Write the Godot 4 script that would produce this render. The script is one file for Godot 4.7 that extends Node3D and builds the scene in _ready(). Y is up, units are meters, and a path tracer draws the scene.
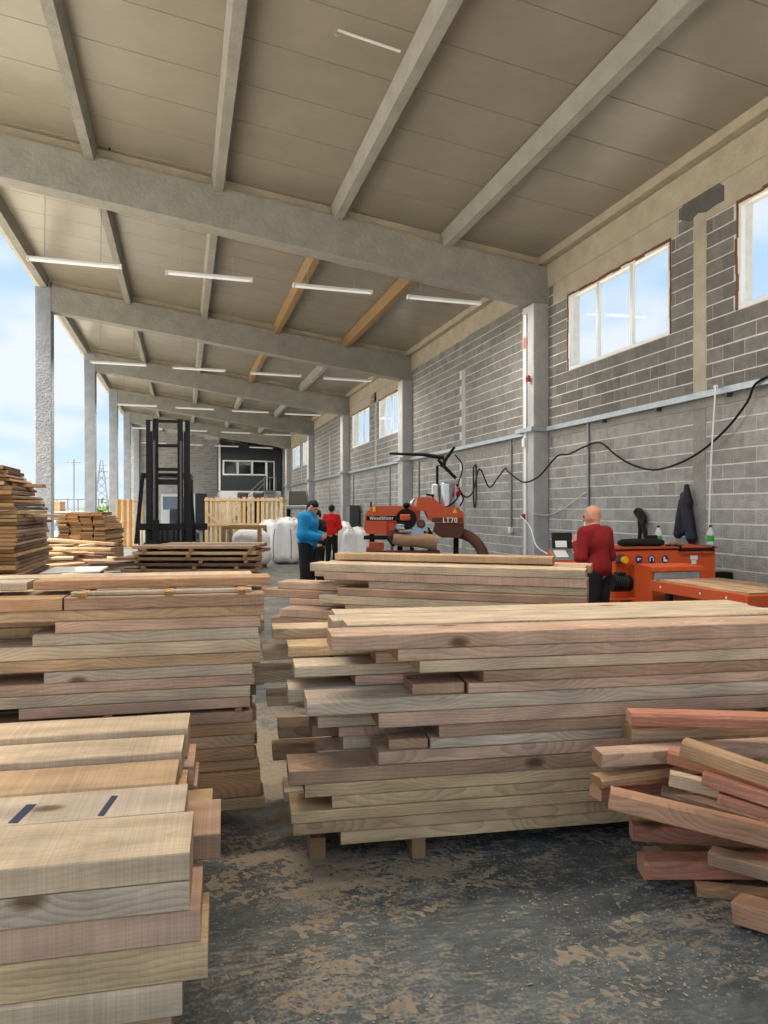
extends Node3D
# A timber hall that is open on one long side. X runs across the hall (block wall at x = 7), -Z runs along it, the camera stands at the origin.

var rng := RandomNumberGenerator.new()
var taken := {}
var M := {}            # materials by name
const SKY_ENERGY := 0.43
const EXPOSURE := 3.0
const SUN_ENERGY := 2.9
const LAMP_ENERGY := 3.2
const SUN_YAW := -80.0
const CEIL_AT_WALL := 6.58
const ROOF_SLOPE := 0.1375
const BAY := 9.05
const FIRST_FRAME := 13.3
const WALL_X := 7.0
const TURN := -0.2653  # the saws stand turned by 15.2 degrees in the hall

# ---------------------------------------------------------------- mesh building
class MB:
	var P := PackedVector3Array()
	var N := PackedVector3Array()
	var U := PackedVector2Array()

	func tri(a: Vector3, b: Vector3, c: Vector3, na: Vector3, nb: Vector3, nc: Vector3, ua := Vector2.ZERO, ub := Vector2.ZERO, uc := Vector2.ZERO) -> void:
		if (b - a).cross(c - a).dot(na + nb + nc) > 0.0:
			P.append(a); P.append(c); P.append(b)
			N.append(na); N.append(nc); N.append(nb)
			U.append(ua); U.append(uc); U.append(ub)
		else:
			P.append(a); P.append(b); P.append(c)
			N.append(na); N.append(nb); N.append(nc)
			U.append(ua); U.append(ub); U.append(uc)

	func quad(a: Vector3, b: Vector3, c: Vector3, d: Vector3, n: Vector3, ua := Vector2.ZERO, ub := Vector2.ZERO, uc := Vector2.ZERO, ud := Vector2.ZERO) -> void:
		tri(a, b, c, n, n, n, ua, ub, uc)
		tri(a, c, d, n, n, n, ua, uc, ud)

	# a quad whose own flat normal points away from a centre
	func face(a: Vector3, b: Vector3, c: Vector3, d: Vector3, away: Vector3) -> void:
		var n := (b - a).cross(c - a)
		if n.length() < 1e-12:
			n = (c - a).cross(d - a)
		n = n.normalized()
		if n.dot((a + b + c + d) * 0.25 - away) < 0.0:
			n = -n
		quad(a, b, c, d, n)

	func box(t: Transform3D, s: Vector3, bevel := 0.0) -> void:
		var h := s * 0.5
		var b := minf(bevel, minf(h.x, minf(h.y, h.z)) * 0.49)
		var axes: Array[Vector3] = [Vector3.RIGHT, Vector3.UP, Vector3.BACK]
		for i in 3:
			var j := (i + 1) % 3
			var k := (i + 2) % 3
			for sg: float in [-1.0, 1.0]:
				var n := axes[i] * sg
				var c := n * h[i]
				var u := axes[j] * (h[j] - b)
				var v := axes[k] * (h[k] - b)
				var w: Vector3 = t.basis * n
				quad(t * (c - u - v), t * (c + u - v), t * (c + u + v), t * (c - u + v), w.normalized(), Vector2(-u.length(), -v.length()), Vector2(u.length(), -v.length()), Vector2(u.length(), v.length()), Vector2(-u.length(), v.length()))
			if b > 0.0:
				for s1: float in [-1.0, 1.0]:
					for s2: float in [-1.0, 1.0]:
						var e1 := axes[j] * s1
						var e2 := axes[k] * s2
						var along := axes[i] * (h[i] - b)
						var p1 := e1 * h[j] + e2 * (h[k] - b)
						var p2 := e1 * (h[j] - b) + e2 * h[k]
						quad(t * (p1 - along), t * (p1 + along), t * (p2 + along), t * (p2 - along), (t.basis * (e1 + e2)).normalized())
		if b > 0.0:
			for sx: float in [-1.0, 1.0]:
				for sy: float in [-1.0, 1.0]:
					for sz: float in [-1.0, 1.0]:
						var q := Vector3(sx * h.x, sy * h.y, sz * h.z)
						var n3: Vector3 = (t.basis * Vector3(sx, sy, sz)).normalized()
						tri(t * (q - Vector3(0, sy * b, sz * b)), t * (q - Vector3(sx * b, 0, sz * b)), t * (q - Vector3(sx * b, sy * b, 0)), n3, n3, n3)

	func bx(c: Vector3, s: Vector3, bevel := 0.0) -> void:
		box(Transform3D(Basis.IDENTITY, c), s, bevel)

	# a box between two corners
	func cb(a: Vector3, b: Vector3, bevel := 0.0) -> void:
		box(Transform3D(Basis.IDENTITY, (a + b) * 0.5), (b - a).abs(), bevel)

	# a square bar from a to b
	func bar(a: Vector3, b: Vector3, w: float, h: float, bevel := 0.0, roll := 0.0) -> void:
		var z := (b - a).normalized()
		var up := Vector3.UP if absf(z.y) < 0.95 else Vector3.BACK
		var x := up.cross(z).normalized()
		var y := z.cross(x)
		var bs := Basis(x, y, z)
		if roll != 0.0:
			bs = bs.rotated(z, roll)
		box(Transform3D(bs, (a + b) * 0.5), Vector3(w, h, (b - a).length()), bevel)

	func tube(pts: Array, radius, sides := 8, caps := true) -> void:
		var rings := []
		var nrm := []
		var last := Vector3.ZERO
		for i in pts.size():
			var p: Vector3 = pts[i]
			var q0: Vector3 = pts[maxi(i - 1, 0)]
			var q1: Vector3 = pts[mini(i + 1, pts.size() - 1)]
			var d := (q1 - q0).normalized()
			var x := last - d * last.dot(d)
			if x.length() < 0.1:
				x = d.cross(Vector3.UP if absf(d.y) < 0.9 else Vector3.RIGHT)
			x = x.normalized()
			last = x
			var y := d.cross(x)
			var r: float = radius[i] if radius is Array else radius
			var ring := []
			var nr := []
			for k in sides:
				var a := TAU * k / sides
				var n := x * cos(a) + y * sin(a)
				ring.append(p + n * r)
				nr.append(n)
			rings.append(ring)
			nrm.append(nr)
		for i in pts.size() - 1:
			for k in sides:
				var k2 := (k + 1) % sides
				tri(rings[i][k], rings[i + 1][k], rings[i + 1][k2], nrm[i][k], nrm[i + 1][k], nrm[i + 1][k2])
				tri(rings[i][k], rings[i + 1][k2], rings[i][k2], nrm[i][k], nrm[i + 1][k2], nrm[i][k2])
		if caps:
			for e: int in [0, pts.size() - 1]:
				var p: Vector3 = pts[e]
				var q: Vector3 = pts[1] if e == 0 else pts[e - 1]
				var n := (p - q).normalized()
				for k in sides:
					tri(p, rings[e][k], rings[e][(k + 1) % sides], n, n, n)

	# profile: (radius, height) pairs from bottom to top, turned about the local y axis
	func lathe(t: Transform3D, prof: Array, seg := 16) -> void:
		for i in prof.size() - 1:
			var a: Vector2 = prof[i]
			var b: Vector2 = prof[i + 1]
			var e := b - a
			var n2 := Vector2(e.y, -e.x).normalized()
			for k in seg:
				var a0 := TAU * k / seg
				var a1 := TAU * (k + 1) / seg
				var d0 := Vector3(cos(a0), 0, sin(a0))
				var d1 := Vector3(cos(a1), 0, sin(a1))
				var m0: Vector3 = (t.basis * (d0 * n2.x + Vector3.UP * n2.y)).normalized()
				var m1: Vector3 = (t.basis * (d1 * n2.x + Vector3.UP * n2.y)).normalized()
				var p0: Vector3 = t * (d0 * a.x + Vector3.UP * a.y)
				var p1: Vector3 = t * (d1 * a.x + Vector3.UP * a.y)
				var q0: Vector3 = t * (d0 * b.x + Vector3.UP * b.y)
				var q1: Vector3 = t * (d1 * b.x + Vector3.UP * b.y)
				if a.x > 1e-6:
					tri(p0, p1, q1, m0, m1, m1)
				if b.x > 1e-6:
					tri(p0, q1, q0, m0, m1, m0)

	# a polygon in local xy, extruded along local z from -depth/2 to depth/2
	func prism(t: Transform3D, poly: PackedVector2Array, depth: float) -> void:
		var idx := Geometry2D.triangulate_polygon(poly)
		var fz: Vector3 = (t.basis * Vector3.BACK).normalized()
		for s: float in [-0.5, 0.5]:
			var z := s * depth
			for i in range(0, idx.size(), 3):
				var a := poly[idx[i]]
				var b := poly[idx[i + 1]]
				var c := poly[idx[i + 2]]
				tri(t * Vector3(a.x, a.y, z), t * Vector3(b.x, b.y, z), t * Vector3(c.x, c.y, z), fz * signf(s), fz * signf(s), fz * signf(s), a, b, c)
		var turn := 1.0 if Geometry2D.is_polygon_clockwise(poly) else -1.0
		for i in poly.size():
			var a := poly[i]
			var b := poly[(i + 1) % poly.size()]
			var e := b - a
			if e.length() < 1e-7:
				continue
			var n: Vector3 = (t.basis * Vector3(-e.y * turn, e.x * turn, 0)).normalized()
			quad(t * Vector3(a.x, a.y, -depth * 0.5), t * Vector3(b.x, b.y, -depth * 0.5), t * Vector3(b.x, b.y, depth * 0.5), t * Vector3(a.x, a.y, depth * 0.5), n)

	func ball(c: Vector3, r: Vector3, seg := 14, rows := 9) -> void:
		for i in rows:
			for k in seg:
				var q := []
				for ij in [[i, k], [i + 1, k], [i + 1, k + 1], [i, k + 1]]:
					var ph: float = PI * ij[0] / rows
					var th: float = TAU * ij[1] / seg
					q.append(Vector3(sin(ph) * cos(th), cos(ph), sin(ph) * sin(th)))
				var m := []
				for v: Vector3 in q:
					m.append((v / r).normalized())
				if i > 0:
					tri(c + q[0] * r, c + q[2] * r, c + q[3] * r, m[0], m[2], m[3])
				if i < rows - 1:
					tri(c + q[0] * r, c + q[1] * r, c + q[2] * r, m[0], m[1], m[2])

	func into(mesh: ArrayMesh, mat: Material) -> ArrayMesh:
		if P.is_empty():
			return mesh
		var arr := []
		arr.resize(Mesh.ARRAY_MAX)
		arr[Mesh.ARRAY_VERTEX] = P
		arr[Mesh.ARRAY_NORMAL] = N
		arr[Mesh.ARRAY_TEX_UV] = U
		mesh.add_surface_from_arrays(Mesh.PRIMITIVE_TRIANGLES, arr)
		mesh.surface_set_material(mesh.get_surface_count() - 1, mat)
		return mesh

	func mesh(mat: Material) -> ArrayMesh:
		return into(ArrayMesh.new(), mat)

func numbered(called: String) -> String:
	var n: int = taken.get(called, 0)
	taken[called] = n + 1
	return called if n == 0 else "%s_%03d" % [called, n]

func tag(o: Node, label: String, category: String, group := "", kind := "") -> Node:
	o.set_meta("label", label)
	if category != "":
		o.set_meta("category", category)
	if group != "":
		o.set_meta("group", group)
	if kind != "":
		o.set_meta("kind", kind)
	return o

func thing(called: String, label: String, category: String, at := Vector3.ZERO, turn := 0.0, group := "", kind := "") -> Node3D:
	var o := Node3D.new()
	o.name = numbered(called)
	add_child(o, true)
	o.position = at
	o.rotation.y = turn
	tag(o, label, category, group, kind)
	return o

func put(called: String, mesh: Mesh, parent: Node, at := Vector3.ZERO) -> MeshInstance3D:
	var o := MeshInstance3D.new()
	o.mesh = mesh
	o.cast_shadow = GeometryInstance3D.SHADOW_CASTING_SETTING_ON
	o.name = numbered(called) if parent == self else called
	parent.add_child(o, true)
	o.position = at
	return o

func structure(called: String, mesh: Mesh, label: String, category: String) -> MeshInstance3D:
	var o := put(called, mesh, self)
	tag(o, label, category, "", "structure")
	return o

func roof_y(x: float) -> float:
	return CEIL_AT_WALL + (WALL_X - x) * ROOF_SLOPE

func at(x: float, y: float, d: float) -> Vector3:
	return Vector3(x, y, -d)

func rnd(a: float, b: float) -> float:
	return rng.randf_range(a, b)

# ---------------------------------------------------------------- materials
func mat(col: Color, rough := 0.7, metal := 0.0, tex: Texture2D = null, scale := 1.0, world := false, normal: Texture2D = null, nscale := 1.0) -> StandardMaterial3D:
	var m := StandardMaterial3D.new()
	m.albedo_color = col
	m.roughness = rough
	m.metallic = metal
	if tex:
		m.albedo_texture = tex
	if normal:
		m.normal_enabled = true
		m.normal_texture = normal
		m.normal_scale = nscale
	if tex or normal:
		m.uv1_triplanar = true
		m.uv1_world_triplanar = world
		m.uv1_scale = Vector3.ONE * scale
	return m

func noise(sd: int, freq: float, oct := 4, type := FastNoiseLite.TYPE_SIMPLEX_SMOOTH) -> FastNoiseLite:
	var n := FastNoiseLite.new()
	n.seed = sd
	n.frequency = freq
	n.noise_type = type
	n.fractal_octaves = oct
	n.fractal_type = FastNoiseLite.FRACTAL_FBM if oct > 1 else FastNoiseLite.FRACTAL_NONE
	return n

func gray_of(n: FastNoiseLite, w: int, h: int) -> PackedByteArray:
	var im := n.get_seamless_image(w, h)
	im.convert(Image.FORMAT_L8)
	return im.get_data()

# a speckled, blotched surface between two tones; a = coarse noise, b = fine noise
func blotch(sd: int, side: int, lo: Color, hi: Color, coarse: float, fine: float, fine_share: float, contrast := 1.0) -> Image:
	var a := gray_of(noise(sd, coarse, 5), side, side)
	var b := gray_of(noise(sd + 7, fine, 3), side, side)
	var px := PackedByteArray()
	px.resize(side * side * 3)
	for i in side * side:
		var v := clampf(((a[i] * (1.0 - fine_share) + b[i] * fine_share) / 255.0 - 0.5) * contrast + 0.5, 0.0, 1.0)
		px[i * 3] = int(255.0 * lerpf(lo.r, hi.r, v))
		px[i * 3 + 1] = int(255.0 * lerpf(lo.g, hi.g, v))
		px[i * 3 + 2] = int(255.0 * lerpf(lo.b, hi.b, v))
	return Image.create_from_data(side, side, false, Image.FORMAT_RGB8, px)

func tex_of(im: Image) -> ImageTexture:
	im.generate_mipmaps()
	return ImageTexture.create_from_image(im)

func normal_of(sd: int, side: int, freq: float, oct: int, strength: float) -> ImageTexture:
	var im := noise(sd, freq, oct).get_seamless_image(side, side)
	im.convert(Image.FORMAT_RGBA8)
	im.bump_map_to_normal_map(strength)
	return ImageTexture.create_from_image(im)

# sawn timber: u runs along the grain (period 2.4 m), v across it (0.6 m, not periodic)
func wood_image(sd: int, freq: float, warp: float, saw: float, knots: int, ring_dark := 0.15) -> Image:
	var w := 1024
	var h := 256
	var n1 := noise(sd, 1.0, 3)
	var n2 := noise(sd + 1, 1.0, 2)
	var n3 := noise(sd + 2, 1.0, 2)
	var r := RandomNumberGenerator.new()
	r.seed = sd * 31 + 5
	var kn := []
	for i in knots:
		kn.append(Vector3(r.randf() * 2.4, r.randf() * 0.6, r.randf_range(0.010, 0.024)))
	var px := PackedByteArray()
	px.resize(w * h * 3)
	var pith := r.randf_range(0.2, 0.4)
	for x in w:
		var u := float(x) / w
		var cx := cos(TAU * u)
		var sx := sin(TAU * u)
		var sawn := 1.0 - saw * (1.0 + 1.6 * n3.get_noise_2d(cx * 55.0, sx * 55.0) + 0.8 * n2.get_noise_2d(cx * 9.0, sx * 9.0))
		for y in h:
			var v := float(y) / h * 0.6
			var kd := 0.0
			var dark := 0.0
			for k: Vector3 in kn:
				var du := absf(u * 2.4 - k.x)
				du = minf(du, 2.4 - du)
				var dd := Vector2(du * 0.55, v - k.y).length() / k.z
				if dd < 5.0:
					kd += exp(-dd * dd * 0.25) * 1.6
					dark = maxf(dark, clampf(1.6 - dd, 0.0, 1.0))
			var bend := n1.get_noise_3d(cx * 0.55, sx * 0.55, v * 3.0) * warp
			var d := Vector2((v - pith) , 0.10 + 0.07 * n2.get_noise_3d(cx * 0.5, sx * 0.5, 4.0)).length()
			var g := d * freq + bend + kd
			var ring := g - floorf(g)
			ring = pow(ring, 2.2) * (1.0 if ring < 0.93 else (1.0 - ring) / 0.07)
			var fib := n3.get_noise_3d(cx * 5.0, sx * 5.0, v * 260.0)
			var tone := n2.get_noise_3d(cx * 0.9, sx * 0.9, v * 7.0 + 9.0)
			var s := (1.0 - ring_dark * ring + (0.07 if saw < 0.03 else 0.025) * fib + 0.13 * tone - 0.04) * sawn * (1.0 - 0.45 * dark)
			var warm := 0.035 * ring + 0.08 * dark
			var i := (y * w + x) * 3
			px[i] = int(clampf(s * 0.93 + warm * 0.5, 0.0, 1.0) * 255.0)
			px[i + 1] = int(clampf(s * 0.93 - warm * 0.2, 0.0, 1.0) * 255.0)
			px[i + 2] = int(clampf(s * 0.93 - warm, 0.0, 1.0) * 255.0)
	return Image.create_from_data(w, h, false, Image.FORMAT_RGB8, px)

func end_image(sd: int) -> Image:
	var s := 192
	var n1 := noise(sd, 0.02, 3)
	var n2 := noise(sd + 3, 0.2, 2)
	var px := PackedByteArray()
	px.resize(s * s * 3)
	for y in s:
		for x in s:
			var d := Vector2(x - s * 0.45, y + s * 0.3).length() / s * 26.0 + n1.get_noise_2d(x, y) * 1.4
			var ring := d - floorf(d)
			var v := 0.86 - 0.16 * ring + 0.12 * n2.get_noise_2d(x, y)
			var i := (y * s + x) * 3
			px[i] = int(clampf(v, 0, 1) * 255.0)
			px[i + 1] = int(clampf(v * 0.97, 0, 1) * 255.0)
			px[i + 2] = int(clampf(v * 0.92, 0, 1) * 255.0)
	return Image.create_from_data(s, s, false, Image.FORMAT_RGB8, px)

# the yard-black concrete floor with tan sawdust trodden and swept over it (6 m tile)
func floor_image() -> Image:
	var s := 1536
	var n := s * s
	var a := gray_of(noise(11, 0.0035, 5), s, s)      # where dust lies
	var b := gray_of(noise(12, 0.030, 4), s, s)       # clumps
	var c := gray_of(noise(13, 0.20, 2), s, s)        # grains
	var e := gray_of(noise(14, 0.008, 5), s, s)       # dark blotches
	var px := PackedByteArray()
	px.resize(n * 3)
	for y in s:
		for x in s:
			var i := y * s + x
			# sweeping marks: look the clump noise up along bent streaks
			var bend := int((a[i] - 128) * 0.9)
			var j := ((y * 5 + bend + s * 4) % s) * s + ((x + (y >> 1)) % s)
			var streak := b[j] / 255.0
			var dust := clampf((a[i] / 255.0 - 0.52) * 1.8 + (b[i] / 255.0 - 0.5) * 1.7 + (streak - 0.5) * 1.5 + (c[i] / 255.0 - 0.5) * 1.5 + 0.06, 0.0, 1.0)
			dust = dust * 0.72
			var g := 0.325 + 0.16 * (e[i] / 255.0 - 0.5) + 0.08 * (c[i] / 255.0 - 0.5) + 0.12 * (streak - 0.5)
			px[i * 3] = int(255.0 * clampf(lerpf(g * 0.96, 0.62, dust), 0, 1))
			px[i * 3 + 1] = int(255.0 * clampf(lerpf(g * 1.02, 0.555, dust), 0, 1))
			px[i * 3 + 2] = int(255.0 * clampf(lerpf(g * 1.02, 0.47, dust), 0, 1))
	return Image.create_from_data(s, s, false, Image.FORMAT_RGB8, px)

func clouds_image() -> Image:
	var w := 1024
	var h := 512
	var n1 := noise(71, 1.0, 5)
	var n2 := noise(72, 1.0, 4)
	var im := Image.create(w, h, false, Image.FORMAT_RGBF)
	for y in h:
		var el := (0.5 - (y + 0.5) / h) * PI
		for x in w:
			var az := (x + 0.5) / w * TAU
			var dir := Vector3(cos(az) * cos(el), sin(el), sin(az) * cos(el))
			var up := clampf(dir.y, 0.0, 1.0)
			# clouds lie in a sheet: look them up where the ray meets it
			var q := dir / (up + 0.16)
			var f := n1.get_noise_3d(q.x * 0.75, q.z * 0.75, 3.0) + 0.5 * n2.get_noise_3d(q.x * 2.2, q.z * 2.2, 8.0)
			var cl := smoothstep(-0.10, 0.42, f + 0.10)
			var blue := Color(0.33, 0.53, 0.80).lerp(Color(0.50, 0.68, 0.85), pow(1.0 - up, 3.0))
			var white := Color(0.73, 0.765, 0.80)
			var c := blue.lerp(white, cl * 0.85)
			c = c.lerp(Color(0.66, 0.76, 0.85), exp(-up * 14.0) * 0.7)
			if dir.y < 0.0:
				c = Color(0.42, 0.41, 0.38)
			im.set_pixel(x, y, c)
	return im

# ---------------------------------------------------------------- the scene
func _ready() -> void:
	rng.seed = 20240517
	var cam := Camera3D.new()
	cam.name = "camera"
	add_child(cam)
	cam.position = Vector3(0, 1.6, 0)
	cam.rotation = Vector3(-0.0041, TURN, 0)
	cam.fov = 69.43
	cam.near = 0.05
	cam.far = 900.0
	cam.current = true

	var env := Environment.new()
	env.background_mode = Environment.BG_SKY
	var pano := PanoramaSkyMaterial.new()
	pano.panorama = ImageTexture.create_from_image(clouds_image())
	pano.energy_multiplier = SKY_ENERGY
	env.sky = Sky.new()
	env.sky.sky_material = pano
	env.ambient_light_source = Environment.AMBIENT_SOURCE_SKY
	env.tonemap_mode = Environment.TONE_MAPPER_LINEAR
	env.tonemap_exposure = EXPOSURE
	env.sdfgi_enabled = true
	env.ssao_enabled = true
	env.ssil_enabled = true
	var we := WorldEnvironment.new()
	we.name = "world_environment"
	we.environment = env
	add_child(we)

	# the sun behind thin cloud, behind the camera and towards the open side: a wide, soft light
	var sun := DirectionalLight3D.new()
	sun.name = "sun"
	add_child(sun)
	sun.rotation_degrees = Vector3(-75, SUN_YAW, 0)
	sun.light_color = Color(1.0, 0.955, 0.89)
	sun.light_energy = SUN_ENERGY
	sun.light_angular_distance = 24.0
	sun.shadow_enabled = true

	make_materials()
	build_shell()
	build_wall()
	build_frames()
	build_lights()
	make_wood()
	build_stacks()
	build_people()
	build_machines()
	build_hall_end()
	build_boards()
	build_yard()
	build_floor_dust()

func make_materials() -> void:
	var conc := tex_of(blotch(21, 512, Color(0.86, 0.86, 0.855), Color(1, 1, 0.99), 0.008, 0.12, 0.4, 1.3))
	var conc_n := normal_of(22, 256, 0.08, 3, 2.0)
	M.conc_tex = conc
	M.concrete = mat(Color(0.625, 0.62, 0.60), 0.85, 0, conc, 0.45, true, conc_n, 0.5)
	M.concrete_pale = mat(Color(0.73, 0.735, 0.745), 0.85, 0, conc, 0.45, true, conc_n, 0.5)
	M.concrete_cool = mat(Color(0.62, 0.645, 0.68), 0.85, 0, conc, 0.45, true, conc_n, 0.5)
	M.concrete_warm = mat(Color(0.74, 0.70, 0.635), 0.85, 0, conc, 0.5, true, conc_n, 0.5)
	M.concrete_gray = mat(Color(0.60, 0.59, 0.57), 0.9, 0, conc, 0.5, true, conc_n, 0.7)
	M.mortar = mat(Color(0.86, 0.855, 0.84), 0.95, 0, conc, 0.9, true, conc_n, 0.6)
	M.cement_dark = mat(Color(0.40, 0.395, 0.385), 0.95, 0, conc, 0.9, true, conc_n, 0.9)
	var blk := tex_of(blotch(31, 512, Color(0.72, 0.72, 0.72), Color(1, 1, 1), 0.012, 0.25, 0.6, 1.2))
	var blk_n := normal_of(32, 256, 0.22, 2, 3.0)
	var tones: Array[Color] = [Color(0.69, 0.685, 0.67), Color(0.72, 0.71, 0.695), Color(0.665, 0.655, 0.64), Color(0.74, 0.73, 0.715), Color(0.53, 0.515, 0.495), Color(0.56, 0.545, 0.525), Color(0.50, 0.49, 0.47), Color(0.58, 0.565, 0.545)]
	M.block = []
	for t in tones:
		M.block.append(mat(t, 0.95, 0, blk, 0.8, true, blk_n, 0.8))
	M.block_any = mat(Color(1, 1, 1), 0.95, 0, blk, 0.8, true, blk_n, 0.8)
	M.block_any.vertex_color_use_as_albedo = true
	M.panel = mat(Color(0.59, 0.565, 0.52), 0.31, 0, tex_of(blotch(41, 256, Color(0.90, 0.90, 0.89), Color(1, 1, 1), 0.012, 0.06, 0.3, 1.0)), 0.25, true)
	M.seam = mat(Color(0.30, 0.28, 0.25), 0.7)
	M.wood_purlin = mat(Color(0.62, 0.50, 0.355), 0.8, 0, conc, 0.7, true)
	var fl := StandardMaterial3D.new()
	fl.albedo_texture = tex_of(floor_image())
	fl.roughness = 0.62
	fl.uv1_triplanar = true
	fl.uv1_world_triplanar = true
	fl.uv1_scale = Vector3.ONE / 6.0
	fl.normal_enabled = true
	fl.normal_texture = normal_of(15, 512, 0.06, 4, 2.5)
	fl.normal_scale = 0.5
	M.floor = fl
	M.yard = mat(Color(0.60, 0.585, 0.55), 0.95, 0, conc, 0.1, true)
	M.white = mat(Color(0.86, 0.87, 0.88), 0.5)
	M.lens = mat(Color(0.90, 0.91, 0.92), 0.4)
	M.lens.emission_enabled = true
	M.lens.emission = Color(1.0, 0.98, 0.95)
	M.lens.emission_energy_multiplier = 0.10
	M.white_frame = mat(Color(0.88, 0.89, 0.90), 0.35)
	M.foam = mat(Color(0.45, 0.30, 0.20), 0.95)
	M.galv = mat(Color(0.72, 0.75, 0.78), 0.38, 0.6, conc, 1.5, true)
	M.steel = mat(Color(0.55, 0.57, 0.58), 0.45, 0.7)
	M.steel_dark = mat(Color(0.30, 0.31, 0.32), 0.5, 0.5)
	M.wire = mat(Color(0.62, 0.62, 0.60), 0.6)
	M.black = mat(Color(0.10, 0.10, 0.108), 0.6)
	M.black.metallic_specular = 0.3
	M.black_soft = mat(Color(0.06, 0.06, 0.065), 0.85)
	M.red = mat(Color(0.70, 0.08, 0.06), 0.5)
	var gl := StandardMaterial3D.new()
	gl.transparency = BaseMaterial3D.TRANSPARENCY_ALPHA
	gl.metallic_specular = 0.12
	gl.albedo_color = Color(0.85, 0.92, 0.97, 0.06)
	gl.roughness = 0.02
	M.glass = gl

const OPENINGS := [[4.95, 8.13], [9.5, 12.53], [23.9, 26.5], [27.85, 30.95], [42.2, 44.6], [45.6, 48.8]]
const SILL := 4.2
const HEAD := 5.61

func in_opening(d: float, y: float, m := 0.0) -> bool:
	if y < SILL - m or y > HEAD + m:
		return false
	for o in OPENINGS:
		if d > o[0] - m and d < o[1] + m:
			return true
	return false

func build_shell() -> void:
	var b := MB.new()
	b.cb(at(-4.6, -0.3, 60.0), at(7.3, 0.0, -2.7))
	structure("floor", b.mesh(M.floor), "dark concrete hall floor strewn with trodden tan sawdust", "floor")
	b = MB.new()
	b.cb(at(-400, -0.5, 700.0), at(400, -0.06, -40.0))
	structure("ground_outside", b.mesh(M.yard), "pale bare yard ground stretching away outside the open side", "ground")

	# roof sheets: one metre wide sandwich panels that span the hall, laid side by side
	var roof := Node3D.new()
	roof.name = "ceiling"
	add_child(roof)
	tag(roof, "sloping ceiling of beige metal sandwich roof panels with straight seams", "ceiling", "", "structure")
	var slope := atan(ROOF_SLOPE)
	var x0 := -4.15
	var x1 := 7.2
	var run := (x1 - x0) / cos(slope)
	var pm := MB.new()
	pm.bx(Vector3(0, 0.05, 0), Vector3(run, 0.1, 0.988), 0.006)
	var pmesh := pm.mesh(M.panel)
	var d := -2.7
	while d < 59.0:
		var o := put("roof_panel", pmesh, roof)
		var xc := (x0 + x1) * 0.5
		o.transform = Transform3D(Basis(Vector3(0, 0, 1), -slope), at(xc, roof_y(xc), d + 0.5))
		d += 1.0
	var sm := MB.new()
	sm.box(Transform3D(Basis(Vector3(0, 0, 1), -slope), at((x0 + x1) * 0.5, roof_y((x0 + x1) * 0.5) + 0.075, 28.3)), Vector3(run, 0.06, 62.0))
	put("panel_backing", sm.mesh(M.seam), roof)

	# back wall
	b = MB.new()
	b.cb(at(-4.2, 0, 59.2), at(7.2, 8.2, 58.95))
	var back := structure("wall_back", b.mesh(M.mortar), "grey concrete block end wall far down the hall", "wall")
	var cells := []
	var y := 0.1
	var row := 0
	while y < 8.0:
		var x := -4.0 + (0.2 if row % 2 == 1 else 0.0)
		while x < 7.0:
			if y < roof_y(x) - 0.2:
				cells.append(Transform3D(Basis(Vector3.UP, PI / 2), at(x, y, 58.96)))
			x += 0.4
		y += 0.2
		row += 1
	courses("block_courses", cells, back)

func courses(called: String, cells: Array, parent: Node) -> void:
	var bm := MB.new()
	bm.bx(Vector3.ZERO, Vector3(0.06, 0.184, 0.397), 0.005)
	var mm := MultiMesh.new()
	mm.transform_format = MultiMesh.TRANSFORM_3D
	mm.use_colors = true
	mm.mesh = bm.mesh(M.block_any)
	mm.instance_count = cells.size()
	for i in cells.size():
		var t: Transform3D = cells[i]
		mm.set_instance_transform(i, t)
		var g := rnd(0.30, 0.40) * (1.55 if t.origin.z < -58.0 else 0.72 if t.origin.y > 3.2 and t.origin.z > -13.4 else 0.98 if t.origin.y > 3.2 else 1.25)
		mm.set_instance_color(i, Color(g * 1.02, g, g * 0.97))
	var mi := MultiMeshInstance3D.new()
	mi.multimesh = mm
	mi.name = called
	mi.set_meta("kind", "stuff")
	parent.add_child(mi, true)

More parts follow.
